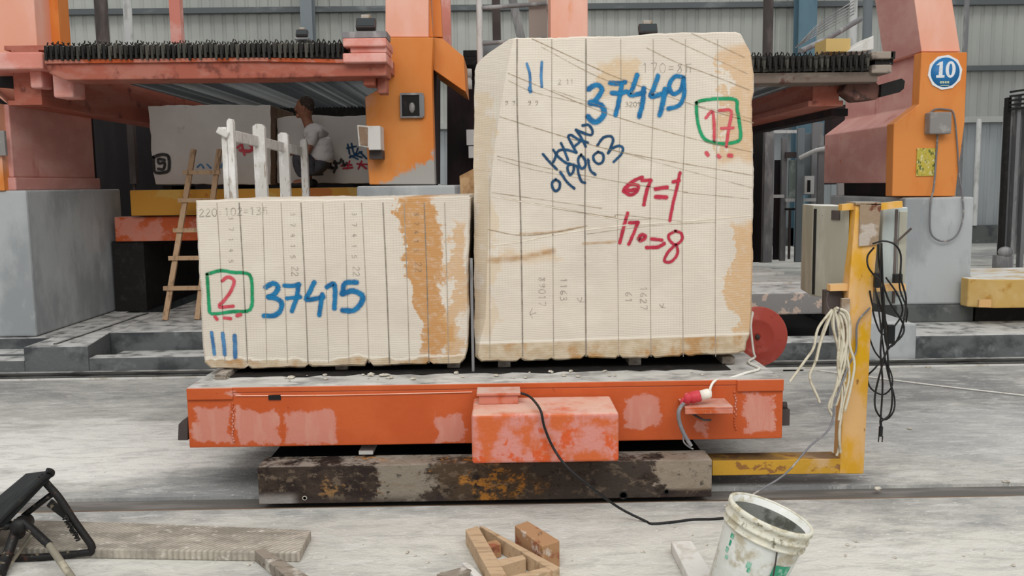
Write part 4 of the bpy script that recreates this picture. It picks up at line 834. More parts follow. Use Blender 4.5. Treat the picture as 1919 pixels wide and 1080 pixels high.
for i, (px, py) in enumerate(((1705, 805), (1645, 920), (1885, 905), (500, 870), (1590, 740), (1740, 690))):
    g = G(px, py, -.004); single('stone_chip', 'pale stone chip on the grey floor behind the near slab', 'stone chip', chip((g.x, g.y, -.004), .014 + .004 * (i % 2), i + 150), m_chip, group='stone chips on the rear floor')

# bucket
th = R(19); axb = Vector((math.sin(th), -.05, math.cos(th))).normalized()
bc = Vector(P(1421, 1118, 3.22)); bc.z = .045; bc.x = P(1381, 1080, 3.22).x
Ub = Vector((math.cos(th), 0, -math.sin(th))); Ub = (Ub - axb * Ub.dot(axb)).normalized(); Wb = axb.cross(Ub)
bk = thing('bucket', 'dusty white plastic bucket with faded green print, caked rim and wire handle', 'bucket', (bc.x, bc.y, 0))
def lathe_b(prof, n=44, closed=False): return MB().lathe(bc, axb, prof, n, closed)
RB = lambda h: .128 + (.162 - .128) * h / .385
build('body', lathe_b([(.0005, 0), (RB(0) - .006, 0), (RB(0), .006), (RB(.29), .29), (RB(.385) - .002, .385), (RB(.385) - .008, .385), (RB(.29) - .006, .29), (RB(.2) - .006, .2), (RB(.2) - .007, .19)]), m_bucket, bk)
build('rim', lathe_b([(RB(.3) + .001, .30), (RB(.3) + .009, .302), (RB(.31) + .009, .309), (RB(.31) + .002, .312), (RB(.33) + .002, .330), (RB(.33) + .010, .333), (RB(.34) + .010, .342), (RB(.34) + .003, .346), (RB(.37) + .003, .368), (RB(.38) + .008, .372), (RB(.385) + .008, .388), (RB(.385) - .003, .392), (RB(.385) - .006, .386)]), m_bucketrim, bk, label='rim caked with pale cement')
build('cement_lining', lathe_b([(RB(.385) - .008, .380), (RB(.3) - .007, .30), (RB(.25) - .012, .262), (.09, .255), (.0005, .262)]), m_bucketin, bk, label='dark dried cement inside')
def onb(a, h, o=.0012): r = RB(h) + o; return bc + axb * h + (Ub * math.cos(a) + Wb * math.sin(a)) * r
def patchb(a0, a1, h0, h1, o=.0012, n=10):
    mb = MB(); vs = []; fs = []
    for i in range(n + 1):
        for j in range(5): vs.append(onb(a0 + (a1 - a0) * i / n, h0 + (h1 - h0) * j / 4, o))
    for i in range(n):
        for j in range(4): a = i * 5 + j; fs.append((a, a + 1, a + 6, a + 5))
    return mb.add(vs, fs)
# find the angle facing the camera
af = max([2 * math.pi * i / 360 for i in range(360)], key=lambda a: -(Ub * math.cos(a) + Wb * math.sin(a)).y)
sg = 1 if (Ub * math.cos(af + .3) + Wb * math.sin(af + .3)).x > 0 else -1
A_ = lambda d: af + sg * d
build('printed_panel', patchb(A_(.15), A_(.72), .125, .245), m_green, bk, label='faded green printed square')
mb = MB(); h_d = .18; cen = [onb(A_(.43), h_d, .002)] + [onb(A_(.43 + .13 * math.cos(k * math.pi / 12)), h_d + .026 * math.sin(k * math.pi / 12), .002) for k in range(24)]
mb.add(cen, [(0, i, i % 24 + 1) for i in range(1, 25)]); build('printed_disc', mb, m_bucket, bk)
mb = MB()
for k, (a0, h0, dh, da) in enumerate(((.36, .188, .014, .05), (.42, .182, .02, .04), (.48, .178, .016, .045))):
    q = patchb(A_(a0), A_(a0 + da), h0 - dh, h0, .003, 3); mb.add(q.v, q.f)
build('printed_mark', mb, M('grey_print', '#7d8a80', [], .8), bk)
mb = MB()
for a0, a1, h0, h1 in ((-.50, -.38, .195, .22), (-.44, -.36, .18, .196), (-1.18, -1.06, .265, .284), (-1.15, -1.08, .235, .258), (-1.2, -1.1, .205, .225), (-1.14, -1.04, .18, .195)):
    q = patchb(A_(a0), A_(a1), h0, h1, .0015, 3); mb.add(q.v, q.f)
build('printed_lettering', mb, m_green, bk, label='green printed lettering')
h0_ = onb(A_(.05), .30, .006)
mb = MB().tube([h0_, onb(A_(.12), .25, .012), onb(A_(.25), .17, .016), onb(A_(.45), .09, .02), onb(A_(.8), .05, .03), onb(A_(1.4), .06, .03), onb(A_(2.2), .16, .03), onb(A_(3.1), .30, .008)], .003, 6, 5)
build('wire_handle', mb, m_postdark, bk)
mb = MB().box(bc.x - .15, bc.x - .05, bc.y - .08, bc.y + .05, 0, .055)
single('wooden_chock', 'scrap of wood propping up the left side of the bucket', 'chock', mb, m_timbergrey, bevel=.004)

bk.scale = (.94, .94, .94)
# folding stool, lower left
def S(x, y, Y): return P(x, y, Y)
st = thing('folding_chair', 'tipped black folding chair with chipped tube frame at the left edge', 'chair', (S(60, 1050, 3.84).x, 3.84, 0))
A1, B1, C1, D1 = S(97, 880, 3.78), S(50, 886, 4.1), S(-60, 1046, 3.78), S(-100, 1010, 4.1)
mb = MB().add([A1, B1, D1, C1] + [p + Vector((.012, 0, -.022)) for p in (A1, B1, D1, C1)], [(0, 1, 2, 3), (7, 6, 5, 4), (0, 4, 5, 1), (1, 5, 6, 2), (2, 6, 7, 3), (3, 7, 4, 0)])
seat = build('seat', mb, m_blkseat, st, bevel=.008)
mb = MB().tube([S(90, 888, 3.76), S(60, 918, 3.76), S(0, 978, 3.76), S(-60, 1042, 3.76)], .011, 8).tube([S(88, 882, 3.76), S(97, 884, 3.78), S(97, 890, 3.82), S(88, 893, 4.08)], .011, 8)
build('seat_edge', mb, m_blkplastic, seat)
zg = .017
mb = MB().tube([S(74, 892, 3.82), S(92, 912, 3.82), S(112, 935, 3.82), S(138, 975, 3.82), S(160, 1006, 3.82), S(171, 1022, 3.82), S(172, 1034, 3.82), Vector((S(160, 1042, 3.82).x, 3.82, zg + .01)), Vector((S(120, 1050, 3.82).x, 3.82, zg)), Vector((S(60, 1056, 3.8).x, 3.8, zg)), Vector((S(-60, 1060, 3.8).x, 3.8, zg))], .016, 10, 4)
build('leg_frame', mb, m_chairmetal, st)
mb = MB().tube([S(42, 978, 3.78), S(60, 992, 3.76), S(92, 1022, 3.7)], .017, 10); build('leg', mb, m_chairmetal, st)
e0 = S(92, 1022, 3.7); e1 = G(150, 1105, .014)
mb = MB().tube([e0, e0.lerp(e1, .5), e1], .015, 10); build('leg', mb, m_chairgrey, st, label='khaki grey leg')
mb = MB().tube([S(44, 968, 3.84), S(60, 955, 3.84), S(90, 932, 3.84), S(100, 925, 3.84)], .013, 8).beam(S(92, 942, 3.83), S(124, 966, 3.83), .01, .035, (0, 0, 1)); build('strut', mb, m_chairmetal, st)
mb = MB().tube([S(36, 975, 3.8), S(28, 1000, 3.78), S(14, 1042, 3.72), G(2, 1075, .02)], .022, 10); build('leg', mb, m_chairmetal, st)
mb = MB().tube([S(62, 1000, 3.86), S(40, 1030, 3.82), G(6, 1074, .012)], .009, 8); build('strut', mb, m_chairgrey, st)
mb = MB().lathe(S(42, 982, 3.8), (0, -1, 0), [(.0005, -.04), (.032, -.04), (.036, .0), (.03, .05), (.0005, .052)], 18).ball(S(34, 1000, 3.8), .03, .03, .026).ball(S(12, 985, 3.8), .035, .03, .02); build('hinge', mb, m_chairmetal, st)
mb = MB(); pth = [(122, 966), (128, 975), (126, 983), (134, 988), (133, 996), (142, 1000), (144, 1010)]
mb.tube([S(x, y, 3.80) for x, y in pth], .007, 6)
for k in range(9): x, y = 120 + k * 3.1, 968 + k * 5; mb.tube([S(x, y, 3.8), S(x + 5, y + 3, 3.79), S(x - 2, y + 6, 3.8)], .004, 5)
build('spring', mb, m_chairmetal, st)

# ================================================================== LEFT FOREGROUND OF THE MACHINES: PEDESTALS
zl0 = zf; zpl = P(100, 356, 9.0).z
xs0 = P(62, 500, 8.45).x
mb = MB().box(xs0 - 1.1, xs0, 8.42, 10.5, zl0, zpl); single('concrete_pedestal', 'grey concrete pedestal under the pink machine housing at the left', 'pedestal', mb, m_concrete, bevel=.02)
ca_ = P(668, 358, 8.55); cb_ = P(853, 358, 8.55); zc = P(760, 346, 8.55).z
mb = MB().box(ca_.x, cb_.x, 8.55, 10.5, zl0, zc - .01); single('concrete_pedestal', 'grey concrete pedestal under the middle orange column', 'pedestal', mb, m_concrete, bevel=.02)
ra = P(1693, 470, 8.62); rb = P(1822, 470, 8.62); zr1 = P(1760, 370, 8.62).z; zr0 = P(1760, 571, 8.62).z
pd = thing('concrete_pedestal', 'grey concrete pedestal under the orange column with the blue 10 sign', 'pedestal', ((ra.x + rb.x) / 2, 9.5, zr))
mb = MB().box(ra.x, rb.x, 8.62, 10.6, zr0, zr1); build('shaft', mb, m_concrete, pd, bevel=.02)
mb = MB().box(ra.x - .06, rb.x + .02, 8.58, 10.64, zr, zr0); build('plinth', mb, m_concplinth, pd, bevel=.012, label='darker plinth')

# ================================================================== GANG SAW (left)
def col_mat():
    t = NT('column_orange_worn'); X, Y, Z = t.xyz()
    c = t.mix(t.step(t.noise((1.5, 1.5, .7), 4, 2), .4, .65), rgb('#d88036'), rgb('#de9049'))
    c = t.mix(t.step(t.noise((5, 5, 2), 5, 3), .58, .72, 0, .6), c, rgb('#cf6a20'))
    n = t.math('MULTIPLY', t.math('SUBTRACT', t.noise((5, 5, 5), 5, 6, .7), .5), .5)
    g = t.math('ADD', t.math('SUBTRACT', t.math('MULTIPLY', t.math('SUBTRACT', X, 1.42), .6), Z), n)
    c = t.mix(t.math('MULTIPLY', t.step(t.math('ADD', X, n), 1.42, 1.22), t.math('MULTIPLY', t.step(Z, .1, .3), t.step(Z, 1.1, .95))), c, rgb('#e0a486'))
    c = t.mix(t.math('MULTIPLY', t.step(g, .0, .07), t.step(X, .5, .6)), c, rgb('#a9a6a0'))
    return t.out(c, .5)
gs = thing('gang_saw', 'orange gang saw at the left, rows of steel blades above the rear stone blocks', 'stone saw', (-2.6, 9.5, zc - .01))
Yk = 8.7
colm = col_mat()
mb = MB(); pprism(mb, [(722, 70), (812, 70), (809, 130), (812, 240), (815, 346), (692, 346), (688, 290), (684, 182), (722, 160)], Yk, .22); cl = build('column', mb, colm, gs, bevel=.008)
mb = MB(); pprism(mb, [(730, 100), (806, 100), (806, 345), (700, 345)], Yk + .22, 1.5); build('column_shade_web', mb, m_maroon, gs, label='dark web added for the shade inside the open column')  # dark plate put in for the shade of the open column interior
mb = MB(); pprism(mb, [(723, -110), (803, -110), (803, 69.5), (722, 69.5)], Yk + .03, .5); build('upper_column', mb, m_salmon, gs, bevel=.006, label='paler upper column')
mb = MB(); pprism(mb, [(800, 69), (811, 69), (802, -60), (795, -60)], Yk + .1, .1); pprism(mb, [(812, 69), (829, 69), (822, -60), (808, -60)], Yk + .25, .1); build('brace', mb, m_col, gs)
mb = MB(); pprism(mb, [(813, 70), (829, 72), (869, 106), (873, 172), (866, 168), (813, 131)], Yk + .24, .9); build('gusset', mb, colm, gs, bevel=.004)
mb = MB(); pprism(mb, [(751, 176), (793, 176), (793, 221), (751, 221)], Yk - .03, .03); q = build('switch_box', mb, m_black, gs, label='black recess with a thin pale rim')
mb = MB()
for a in ((750, 793, 174, 178), (750, 793, 218, 221), (750, 753, 178, 218), (786, 795, 178, 218)): pbox(mb, a[0], a[1], a[2], a[3], Yk - .045, .015)
build('rim', mb, m_postgrey, q); mb = MB().ball(P(772, 202, Yk - .03), .03, .02, .05, 8, 5); build('knob', mb, m_greypaint, q)
mb = MB(); pbox(mb, 690, 713, 236, 281, Yk - .3, .26); pprism(mb, [(669, 234), (691, 236), (691, 277), (672, 274)], Yk - .3, .05); q = build('lamp_box', mb, m_white, gs, bevel=.006, label='white lamp box with a brown front')
mb = MB(); pprism(mb, [(672, 237), (689, 239), (689, 274), (675, 271)], Yk - .308, .008); build('front_plate', mb, m_bstain, q)
mb = MB(); pbox(mb, 692, 716, 282, 298, Yk - .2, .2); build('lamp_bracket', mb, m_postdark, q)
# transverse front beam and frame
Yf = 7.95
mb = MB(); pprism(mb, [(84, 119), (480, 114), (724, 118), (724, 142), (480, 147), (122, 150), (92, 138)], Yf, .35); build('front_beam', mb, m_redbrown, gs, bevel=.01)
mb = MB(); pprism(mb, [(84, 112), (480, 108), (700, 112), (700, 119), (480, 114.5), (84, 119)], Yf - .03, .3); build('front_flange', mb, m_orange, gs)
mb = MB(); pbox(mb, 642, 724, 71, 87, Yf - .1, .5); pbox(mb, 656, 724, 87, 99, Yf - .05, .4); pbox(mb, 642, 724, 99, 117, Yf - .1, .5); build('end_block', mb, m_pinkbeam, gs, bevel=.012)
mb = MB(); pbox(mb, -60, 80, 98, 130, Yf + .1, .5); build('end_block', mb, m_pinkbeam, gs, bevel=.014)
mb = MB(); pbox(mb, 55, 78, 130, 165, Yf + .25, .2); pbox(mb, 98, 136, 132, 183, Yf + .2, .25); build('hanger', mb, m_pinkbeam, gs, bevel=.02)
mb = MB(); pbox(mb, 680, 702, 118, 160, Yf + .1, .25); pbox(mb, 706, 724, 135, 175, Yf + .2, .2); build('hanger', mb, m_redbrown, gs, bevel=.012)
mb = MB(); pprism(mb, [(640, 60), (724, 58), (724, 70), (642, 71)], Yf + .05, .3); build('cover_plate', mb, m_postgrey, gs)
xL = P(90, 130, Yf).x; xR = P(690, 130, Yf).x
mb = MB().box(-4.34, -4.10, Yf + .36, 13.25, 2.40, 2.84).box(-4.4, -4.04, Yf + .36, 13.25, 2.84, 2.88).box(-4.4, -4.1, Yf + .36, 13.4, 2.36, 2.40); build('side_beam', mb, m_redbrown, gs)
mb = MB().box(xR - .02, xR + .14, Yf + .36, 12.8, 2.62, 2.74); build('side_beam', mb, m_redbrown, gs)
# blade tensioners on the beam
mb = MB(); pbox(mb, 84, 645, 90, 113, Yf + .02, .25); build('tensioner_rail', mb, m_tension, gs)
zT0 = P(360, 112, Yf).z; zT1 = P(360, 76, Yf).z; N1 = 56
def tensioner(root, x, y, z0, z1):
    mb = MB(); h = z1 - z0
    mb.box(x - .017, x + .017, y - .05, y + .02, z0 + h * .30, z0 + h * .82).box(x - .010, x + .010, y - .065, y - .045, z0, z0 + h * .55).box(x - .012, x + .012, y + .02, y + .22, z0 + h * .5, z0 + h * .9)
    mb.tube([(x - .004, y - .02, z0 + h * .8), (x + .010, y - .03, z0 + h * 1.02)], .006, 6).tube([(x + .012, y + .08, z0 + h * .85), (x - .004, y + .06, z0 + h * 1.08)], .005, 6)
    o = build('blade_tensioner', mb, m_tension, root); return o
def row(root, fn, x0, x1, n, jit=0):
    o = fn(); base = Vector(o.location)
    for i in range(1, n):
        c = o.copy(); COL.objects.link(c); c.parent = root; c.location = base + Vector(((x1 - x0) * i / (n - 1), 0, rnd.uniform(-jit, jit)))
        if jit: c.rotation_euler = (0, 0, 0)
x0 = P(92, 100, Yf).x; x1 = P(636, 100, Yf).x
row(gs, lambda: tensioner(gs, x0, Yf, zT0, zT1 - .01), x0, x1, N1, .012)
zB = 2.72
def blade(root, x, y0, y1, z0, z1): return build('saw_blade', MB().box(x - .003, x + .003, y0, y1, z0, z1), m_blade, root)
bx0 = -3.98; bx1 = xR - .06
row(gs, lambda: blade(gs, bx0, Yf + .3, 13.3, zB, zB + .1), bx0, bx1, N1)
mb = MB().box(-4.4, xR + .14, 13.3, 13.6, 2.6, 2.9); build('rear_beam', mb, m_black, gs)
# left column, housing and hood
mb = MB().box(-5.6, P(66, 40, 8.9).x, 8.9, 9.6, 2.72, 5); build('upper_column', mb, m_salmon, gs, bevel=.01)
hx_ = P(10, 250, 8.45).x; hz = P(180, 212, 10.2).z
mb = MB().prism([(hx_ + .02, 8.5, zpl + .12), (hx_ + .02, 10.2, zpl + .12), (hx_ + .02, 10.2, hz), (hx_ + .02, 8.5, hz - .05)], (-.9, 0, 0)); build('housing', mb, m_pink, gs, bevel=.012, label='faded pink side housing')
mb = MB().box(hx_ - .9, hx_ + .05, 8.47, 10.25, zpl + .0, zpl + .12); build('housing_base', mb, m_pink, gs, bevel=.012)
mb = MB().prism([(hx_ + .02, 8.5, hz - .05), (hx_ + .02, 10.2, hz), (hx_ - .5, 10.2, hz + .42), (hx_ - .5, 8.5, hz + .36)], (-.05, 0, .06)); build('hood', mb, m_salmon, gs, label='sloping pink hood')
mb = MB().box(hx_ - .95, hx_ - .02, 8.40, 8.5, zpl, hz - .05); build('column', mb, colm, gs)
mb = MB(); pbox(mb, -20, 9, 245, 292, 8.36, .04); build('switch_box', mb, m_greypaint, gs, bevel=.005)
mb = MB(); pbox(mb, 86, 108, -80, 82, 9.2, .22); build('post', mb, m_col, gs); 
mb = MB(); pbox(mb, 316, 336, -80, 80, 11.6, .12); build('post', mb, m_pinkbeam, gs)
mb = MB(); pbox(mb, 826, 844, -80, 98, 10.2, .1); build('post', mb, m_pinkbeam, gs)
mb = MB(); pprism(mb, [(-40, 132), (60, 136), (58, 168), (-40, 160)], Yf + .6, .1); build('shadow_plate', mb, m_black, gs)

# dark splash curtain behind the left saw
mb = MB().box(-6.6, -.95, 13.75, 13.8, .24, 2.78)
single('splash_curtain', 'dark rubber splash curtain hanging behind the left gang saw', 'curtain', mb, m_rubber)
mb = MB().box(-6.5, -4.75, 10.75, 10.8, .245, 3.0); single('splash_curtain', 'dark rubber sheet behind the left concrete pedestal', 'curtain', mb, m_rubber)
mb = MB(); pbox(mb, 240, 252, 225, 345, 12.6, .1); mb.box(P(244, 300, 12.6).x, P(248, 300, 12.6).x, 12.64, 12.68, .245, 1.7)
single('steel_post', 'dim grey post in the dark left of the rear stone block', 'post', mb, m_postdark)
# duct right of the middle column
mb = MB(); pprism(mb, [(838, 132), (862, 112), (893, 112), (893, 372), (838, 372)], 10.9, .8); mb.box(-.72, -.34, 11.0, 11.6, .245, 1.6)
single('machine_cabinet', 'near-black machine cabinet in the gap between the middle column and the tall stone block', 'cabinet', mb, m_maroon)
mb = MB(); pbox(mb, 868, 897, 94, 107, 10.6, .4); pbox(mb, 862, 900, 107, 122, 10.5, .6); single('motor_cover', 'black box on a dark ledge beside the middle orange column', 'cover', mb, m_black, bevel=.006)
mb = MB().box(P(869, 140, 10.4).x, P(880, 140, 10.4).x, 10.4, 10.5, P(870, 165, 10.4).z, P(870, 126, 10.4).z); mb2 = mb
single('paint_can', 'dull white can in the dark slot beside the middle orange column', 'can', MB().lathe((P(876, 150, 10.4).x, 10.45, P(870, 166, 10.4).z), (0, 0, 1), [(.0005, 0), (.05, 0), (.05, .1), (.045, .1), (.045, .13), (.05, .13), (.05, .22), (.0005, .22)], 18), m_white)
mb = MB(); pbox(mb, 874, 896, 243, 272, 10.6, .1); pbox(mb, 878, 896, 274, 296, 10.6, .1); single('white_panel', 'small bright white panel showing in the dark slot left of the tall stone block', 'container', mb, m_white_far, bevel=.004)  # two plain white panels fill the pale spot in the slot
mb = MB(); pprism(mb, [(861, 330), (888, 316), (902, 316), (906, 722), (885, 722)], 7.2, .02)
single('board_scrap', 'brown board scrap leaning up in the gap between the two stone blocks', 'board', mb, m_wood)

# ================================================================== REAR CART, BLOCKS, MAN, LADDER, FENCE
Yr = 10.0
rc_ = thing('block_cart', 'amber painted cart with an orange underbeam carrying the rear stone blocks', 'cart', (P(450, 400, Yr).x, 11, .94))
mb = MB(); pbox(mb, 244, 672, 354, 402, Yr, 2.6); build('deck', mb, m_yellowcart, rc_, bevel=.01)
zd = P(450, 354, Yr).z
for o_ in (.08, 2.2): mb = MB(); pbox(mb, 215, 672, 404, 450, Yr + o_, .2); build('underbeam', mb, m_orange, rc_, bevel=.008)
zub = P(450, 450, Yr + .08).z
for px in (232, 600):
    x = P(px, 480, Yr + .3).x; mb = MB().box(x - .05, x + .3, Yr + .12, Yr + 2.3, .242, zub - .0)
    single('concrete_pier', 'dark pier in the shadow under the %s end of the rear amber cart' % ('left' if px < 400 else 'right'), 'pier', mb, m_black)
def rear_block(pts, Y, depth, lab):
    mb = MB(); p2 = sample(pts, 12); p2 = [(p.x + mnoise.noise(Vector((p.x * .1, p.y * .1, Y))) * 1.6, p.y + mnoise.noise(Vector((p.y * .1, p.x * .1, Y + 4))) * 1.6) for p in p2]
    q = [P(x, y, Y) for x, y in p2]; zm = min(v.z for v in q); q = [Vector((v.x, v.y, max(v.z, zm))) for v in q]
    mb.prism(q, (0, depth, 0)); root = thing('stone_block', lab, 'stone block', (q[0].x + .5, Y, zm))
    o = build('body', mb, [m_blkstone, m_bstain], root, bevel=.008)
    for p in o.data.polygons:
        if p.normal.x > .7: p.material_index = 1
    return root
zt_r = zd
rb1 = rear_block([(277, 199), (400, 196), (507, 197), (508, 280), (507, 346), (292, 346), (286, 320), (282, 255)], 10.42, 1.15, 'big pale stone block on the rear amber cart, a green-boxed 9 at its lower left')
rb2 = rear_block([(519, 222), (545, 217), (600, 216), (640, 219), (690, 216), (745, 218), (745, 344), (519, 344)], 10.66, .9, 'rear pale stone block behind the crouching person, scrawled black and red marks at its right')
for r_, Y in ((rb1, 10.42), (rb2, 10.66)):
    mb = MB(); w = .9; x = r_.location.x - .4
    for k_, w_ in ((0, 'left'), (.75, 'right')):
        mb = MB().box(x + k_, x + k_ + .1, Y + .05, Y + .85, zd, r_.location.z); single('timber_spacer', 'dark timber under the %s side of the %s rear stone block' % (w_, 'big left' if r_ is rb1 else 'smaller right'), 'spacer', mb, m_black)
Z5 = dict(ox=0, oy=0, s=3.0)
build('painted_mark', strokes([([(862, 885), (905, 870), (945, 878), (952, 930), (940, 965), (875, 970), (864, 930), (862, 885)], 8), ([(925, 900), (890, 895), (895, 920), (925, 915), (920, 950), (890, 950)], 7)], 10.415, **Z5), p_pencil2, rb1, label='dark green boxed 9')
build('painted_mark', strokes([([(1335, 830), (1380, 800), (1420, 830)], 9), ([(1350, 845), (1400, 850), (1430, 830)], 12), ([(1360, 820), (1375, 870)], 9)], 10.415, **Z5), p_red2, rb1, label='red painted mark')
build('painted_mark', strokes([([(1110, 940), (1130, 925), (1145, 945)], 6), ([(1165, 925), (1185, 945)], 6), ([(1240, 940), (1260, 915), (1262, 970)], 8)], 10.415, **Z5), p_blue2, rb1, label='pale blue strokes')
Z2 = dict(ox=400, oy=0, s=2.88)
build('painted_mark', strokes([([(605, 860), (630, 880), (622, 905)], 7), ([(612, 880), (640, 910)], 7), ([(655, 870), (665, 905)], 7), ([(650, 880), (680, 880), (690, 860)], 6), ([(660, 900), (650, 930)], 6), ([(605, 900), (645, 905)], 6), ([(700, 870), (705, 895), (720, 880)], 6)], 10.655, **Z2), p_pencil2, rb2, label='black painted marks')
build('painted_mark', strokes([([(725, 780), (735, 830)], 7), ([(720, 800), (770, 790)], 6), ([(745, 775), (760, 830), (800, 850)], 7), ([(780, 800), (765, 840)], 6), ([(735, 850), (800, 820)], 7), ([(790, 820), (826, 856)], 7), ([(740, 840), (780, 860)], 6)], 10.655, **Z2), p_dblue, rb2, label='blue painted marks')
build('painted_mark', strokes([([(690, 895), (745, 890)], 7), ([(700, 910), (750, 905)], 7), ([(735, 870), (722, 912)], 6), ([(775, 885), (830, 888)], 6), ([(800, 870), (782, 912)], 6), ([(795, 888), (825, 910)], 7)], 10.655, **Z2), p_red, rb2, label='red painted marks')
# ladder
ld = thing('ladder', 'rough wooden ladder leaning against the rear amber cart', 'ladder', P(335, 590, 9.45))
f0, f1 = P(309, 592, 9.36), P(369, 592, 9.36); t0, t1 = P(363, 280, 9.92), P(411, 280, 9.92)
f0.z = f1.z = zf + .002
for a, b in ((f0, t0), (f1, t1)): build('side_rail', MB().beam(a, b, .055, .035, (0, -1, 0)), m_ladder, ld, bevel=.003)
for py, yy in ((323, 0), (376, 0), (432, 0), (483, 0), (537, 0)):
    t = (P(330, py, 9.6).z - f0.z) / (t0.z - f0.z); t = max(.05, min(.97, t)); a = f0.lerp(t0, t); b = f1.lerp(t1, t); d_ = (b - a).normalized()
    build('rung', MB().beam(a - d_ * .06 + Vector((0, -.035, 0)), b + d_ * .05 + Vector((0, -.035, .0)), .03, .045), m_ladder, ld, bevel=.002)
# whitewashed fence running back
fn_ = thing('wooden_fence', 'flaking whitewashed post fence running back beside the lower stone block', 'fence', (-2.03, 6.66, 0))
for i, (px, w, top, zg_) in enumerate(((434, .05, 222, -.004), (487, .1, 232, -.004), (532, .095, 248, .06), (570, .07, 260, .24))):
    Yq = [6.66, 7.42, 8.3, 9.03][i]; x = P(px, 300, Yq).x; z = P(px, top, Yq).z
    mb = MB().prism([(x - w / 2, Yq, zg_), (x + w / 2, Yq, zg_), (x + w / 2 - .004, Yq, z - .03), (x + w * .3, Yq, z - .004), (x - w * .2, Yq, z), (x - w / 2, Yq, z - .02)], (0, .06, 0))
    if i == 0: mb.box(x - w / 2 - .045, x - w / 2 - .004, Yq + .01, Yq + .06, zg_, z - .06)
    build('post', mb, m_fence, fn_, bevel=.004)
    if i == 0: mb = MB().obox((x - .05, Yq + .0, z - .1), (.09, .05, .05), Matrix.Rotation(.5, 3, 'Y')); build('binding', mb, m_fence, fn_, bevel=.01)
a = P(438, 254, 6.72); b = P(572, 284, 9.1); a.x += .03; b.x += .03
a.x = b.x = -1.965
build('rail', MB().beam(a, b, .03, .085), m_fence, fn_, bevel=.006)

# crouching person
YM_ = 10.22
def MP(px, py, dy=0): return P(px, py, YM_) + Vector((0, dy, 0))
def skin(name, J, E, root_i, mat, parent, sub=2):
    org = ORG[parent.name]; me = bpy.data.meshes.new(name); me.from_pydata([tuple(p - org) for p, r in J], E, [])
    o = bpy.data.objects.new(name, me); COL.objects.link(o); o.parent = parent; me.materials.append(mat)
    s = o.modifiers.new('skin', 'SKIN'); s.use_smooth_shade = True; sv = me.skin_vertices[0].data if me.skin_vertices else None
    if sv is None:
        bm = bmesh.new(); bm.from_mesh(me); bm.verts.layers.skin.verify(); bm.to_mesh(me); bm.free(); sv = me.skin_vertices[0].data
    for i, (p, r) in enumerate(J):
        sv[i].radius = r if isinstance(r, tuple) else (r, r); sv[i].use_root = i == root_i
    m2 = o.modifiers.new('sub', 'SUBSURF'); m2.levels = sub; m2.render_levels = sub
    return o
mn = thing('person', 'person in a white shirt and dark trousers crouching on the rear amber cart', 'person', (MP(585, 345).x, YM_, zd))
J = [(MP(598, 312), .11), (MP(600, 290), .09), (MP(594, 262), .09), (MP(588, 248), .085), (MP(579, 236), .06), (MP(575, 224), .058), (MP(572, 212), .08), (MP(572, 200), .095), (MP(571, 192), .07)]
E = [(i, i + 1) for i in range(8)]
def limb(J, E, start, pts):
    k = start
    for p, r in pts: J.append((p, r)); E.append((k, len(J) - 1)); k = len(J) - 1
    return k
for sgn in (-1, 1):
    k = limb(J, E, 3, [(MP(592, 250, .14 * sgn), .05), (MP(590, 266, .18 * sgn), .044), (MP(583, 287, .2 * sgn), .042), (MP(568, 287, .17 * sgn), .036), (MP(552, 285, .13 * sgn), .028), (MP(548, 285, .12 * sgn), .034)])
    for f in range(4):
        limb(J, E, k, [(MP(543, 283 + f * 1.6, .12 * sgn + (f - 1.5) * .018), .009), (MP(539 + (f % 2), 284 + f * 1.8, .12 * sgn + (f - 1.5) * .02), .008), (MP(537 + (f % 2), 287 + f * 1.6, .12 * sgn + (f - 1.5) * .02), .007)])
    limb(J, E, k, [(MP(547, 289, .09 * sgn), .010), (MP(543, 291, .08 * sgn), .009)])
    limb(J, E, 0, [(MP(592, 312, .11 * sgn), .09), (MP(574, 300, .15 * sgn), .075), (MP(560, 291, .16 * sgn), .058), (MP(566, 312, .15 * sgn), .052), (MP(576, 334, .13 * sgn), .038), (MP(574, 341, .13 * sgn), .04), (MP(562, 342, .14 * sgn), .035), (MP(554, 343, .14 * sgn), .028)])
body = skin('body', J, E, 0, m_skin, mn)
mb = MB(); hc = MP(571, 202)
mb.ball(hc, .098, .078, .115, 16, 12).ball(hc + Vector((-.098, 0, -.015)), .018, .014, .024, 8, 6).ball(hc + Vector((-.07, 0, -.085)), .035, .035, .028, 10, 6)
for s_ in (-1, 1): mb.ball(hc + Vector((.005, .078 * s_, -.01)), .022, .010, .03, 8, 6).ball(hc + Vector((-.085, .03 * s_, .012)), .010, .011, .008, 8, 6)
mb.ball(hc + Vector((-.092, 0, -.058)), .012, .024, .006, 8, 6)
build('head', mb, m_skin, mn)
mb = MB(); mb.ball(hc + Vector((.018, 0, .025)), .094, .083, .105, 16, 10); mb.v = [v for v in mb.v]; build('hair', mb, m_hair, mn)
JS = [(MP(601, 308), .17), (MP(601, 292), .17), (MP(599, 276), .165), (MP(595, 259), .16), (MP(588, 244), .14), (MP(580, 233), .09)]; ES = [(0, 1), (1, 2), (2, 3), (3, 4), (4, 5)]
for sgn in (-1, 1): limb(JS, ES, 4, [(MP(592, 252, .14 * sgn), .08), (MP(589, 264, .18 * sgn), .07), (MP(586, 276, .195 * sgn), .066)])
skin('shirt', JS, ES, 0, m_shirt, mn)
JT = [(MP(599, 313), .165), (MP(600, 303), .15)]; ET = [(0, 1)]
for sgn in (-1, 1): limb(JT, ET, 0, [(MP(590, 312, .11 * sgn), .115), (MP(574, 301, .15 * sgn), .095), (MP(559, 292, .16 * sgn), .078), (MP(565, 312, .15 * sgn), .07), (MP(574, 332, .13 * sgn), .056)])
skin('trousers', JT, ET, 0, m_trouser, mn)
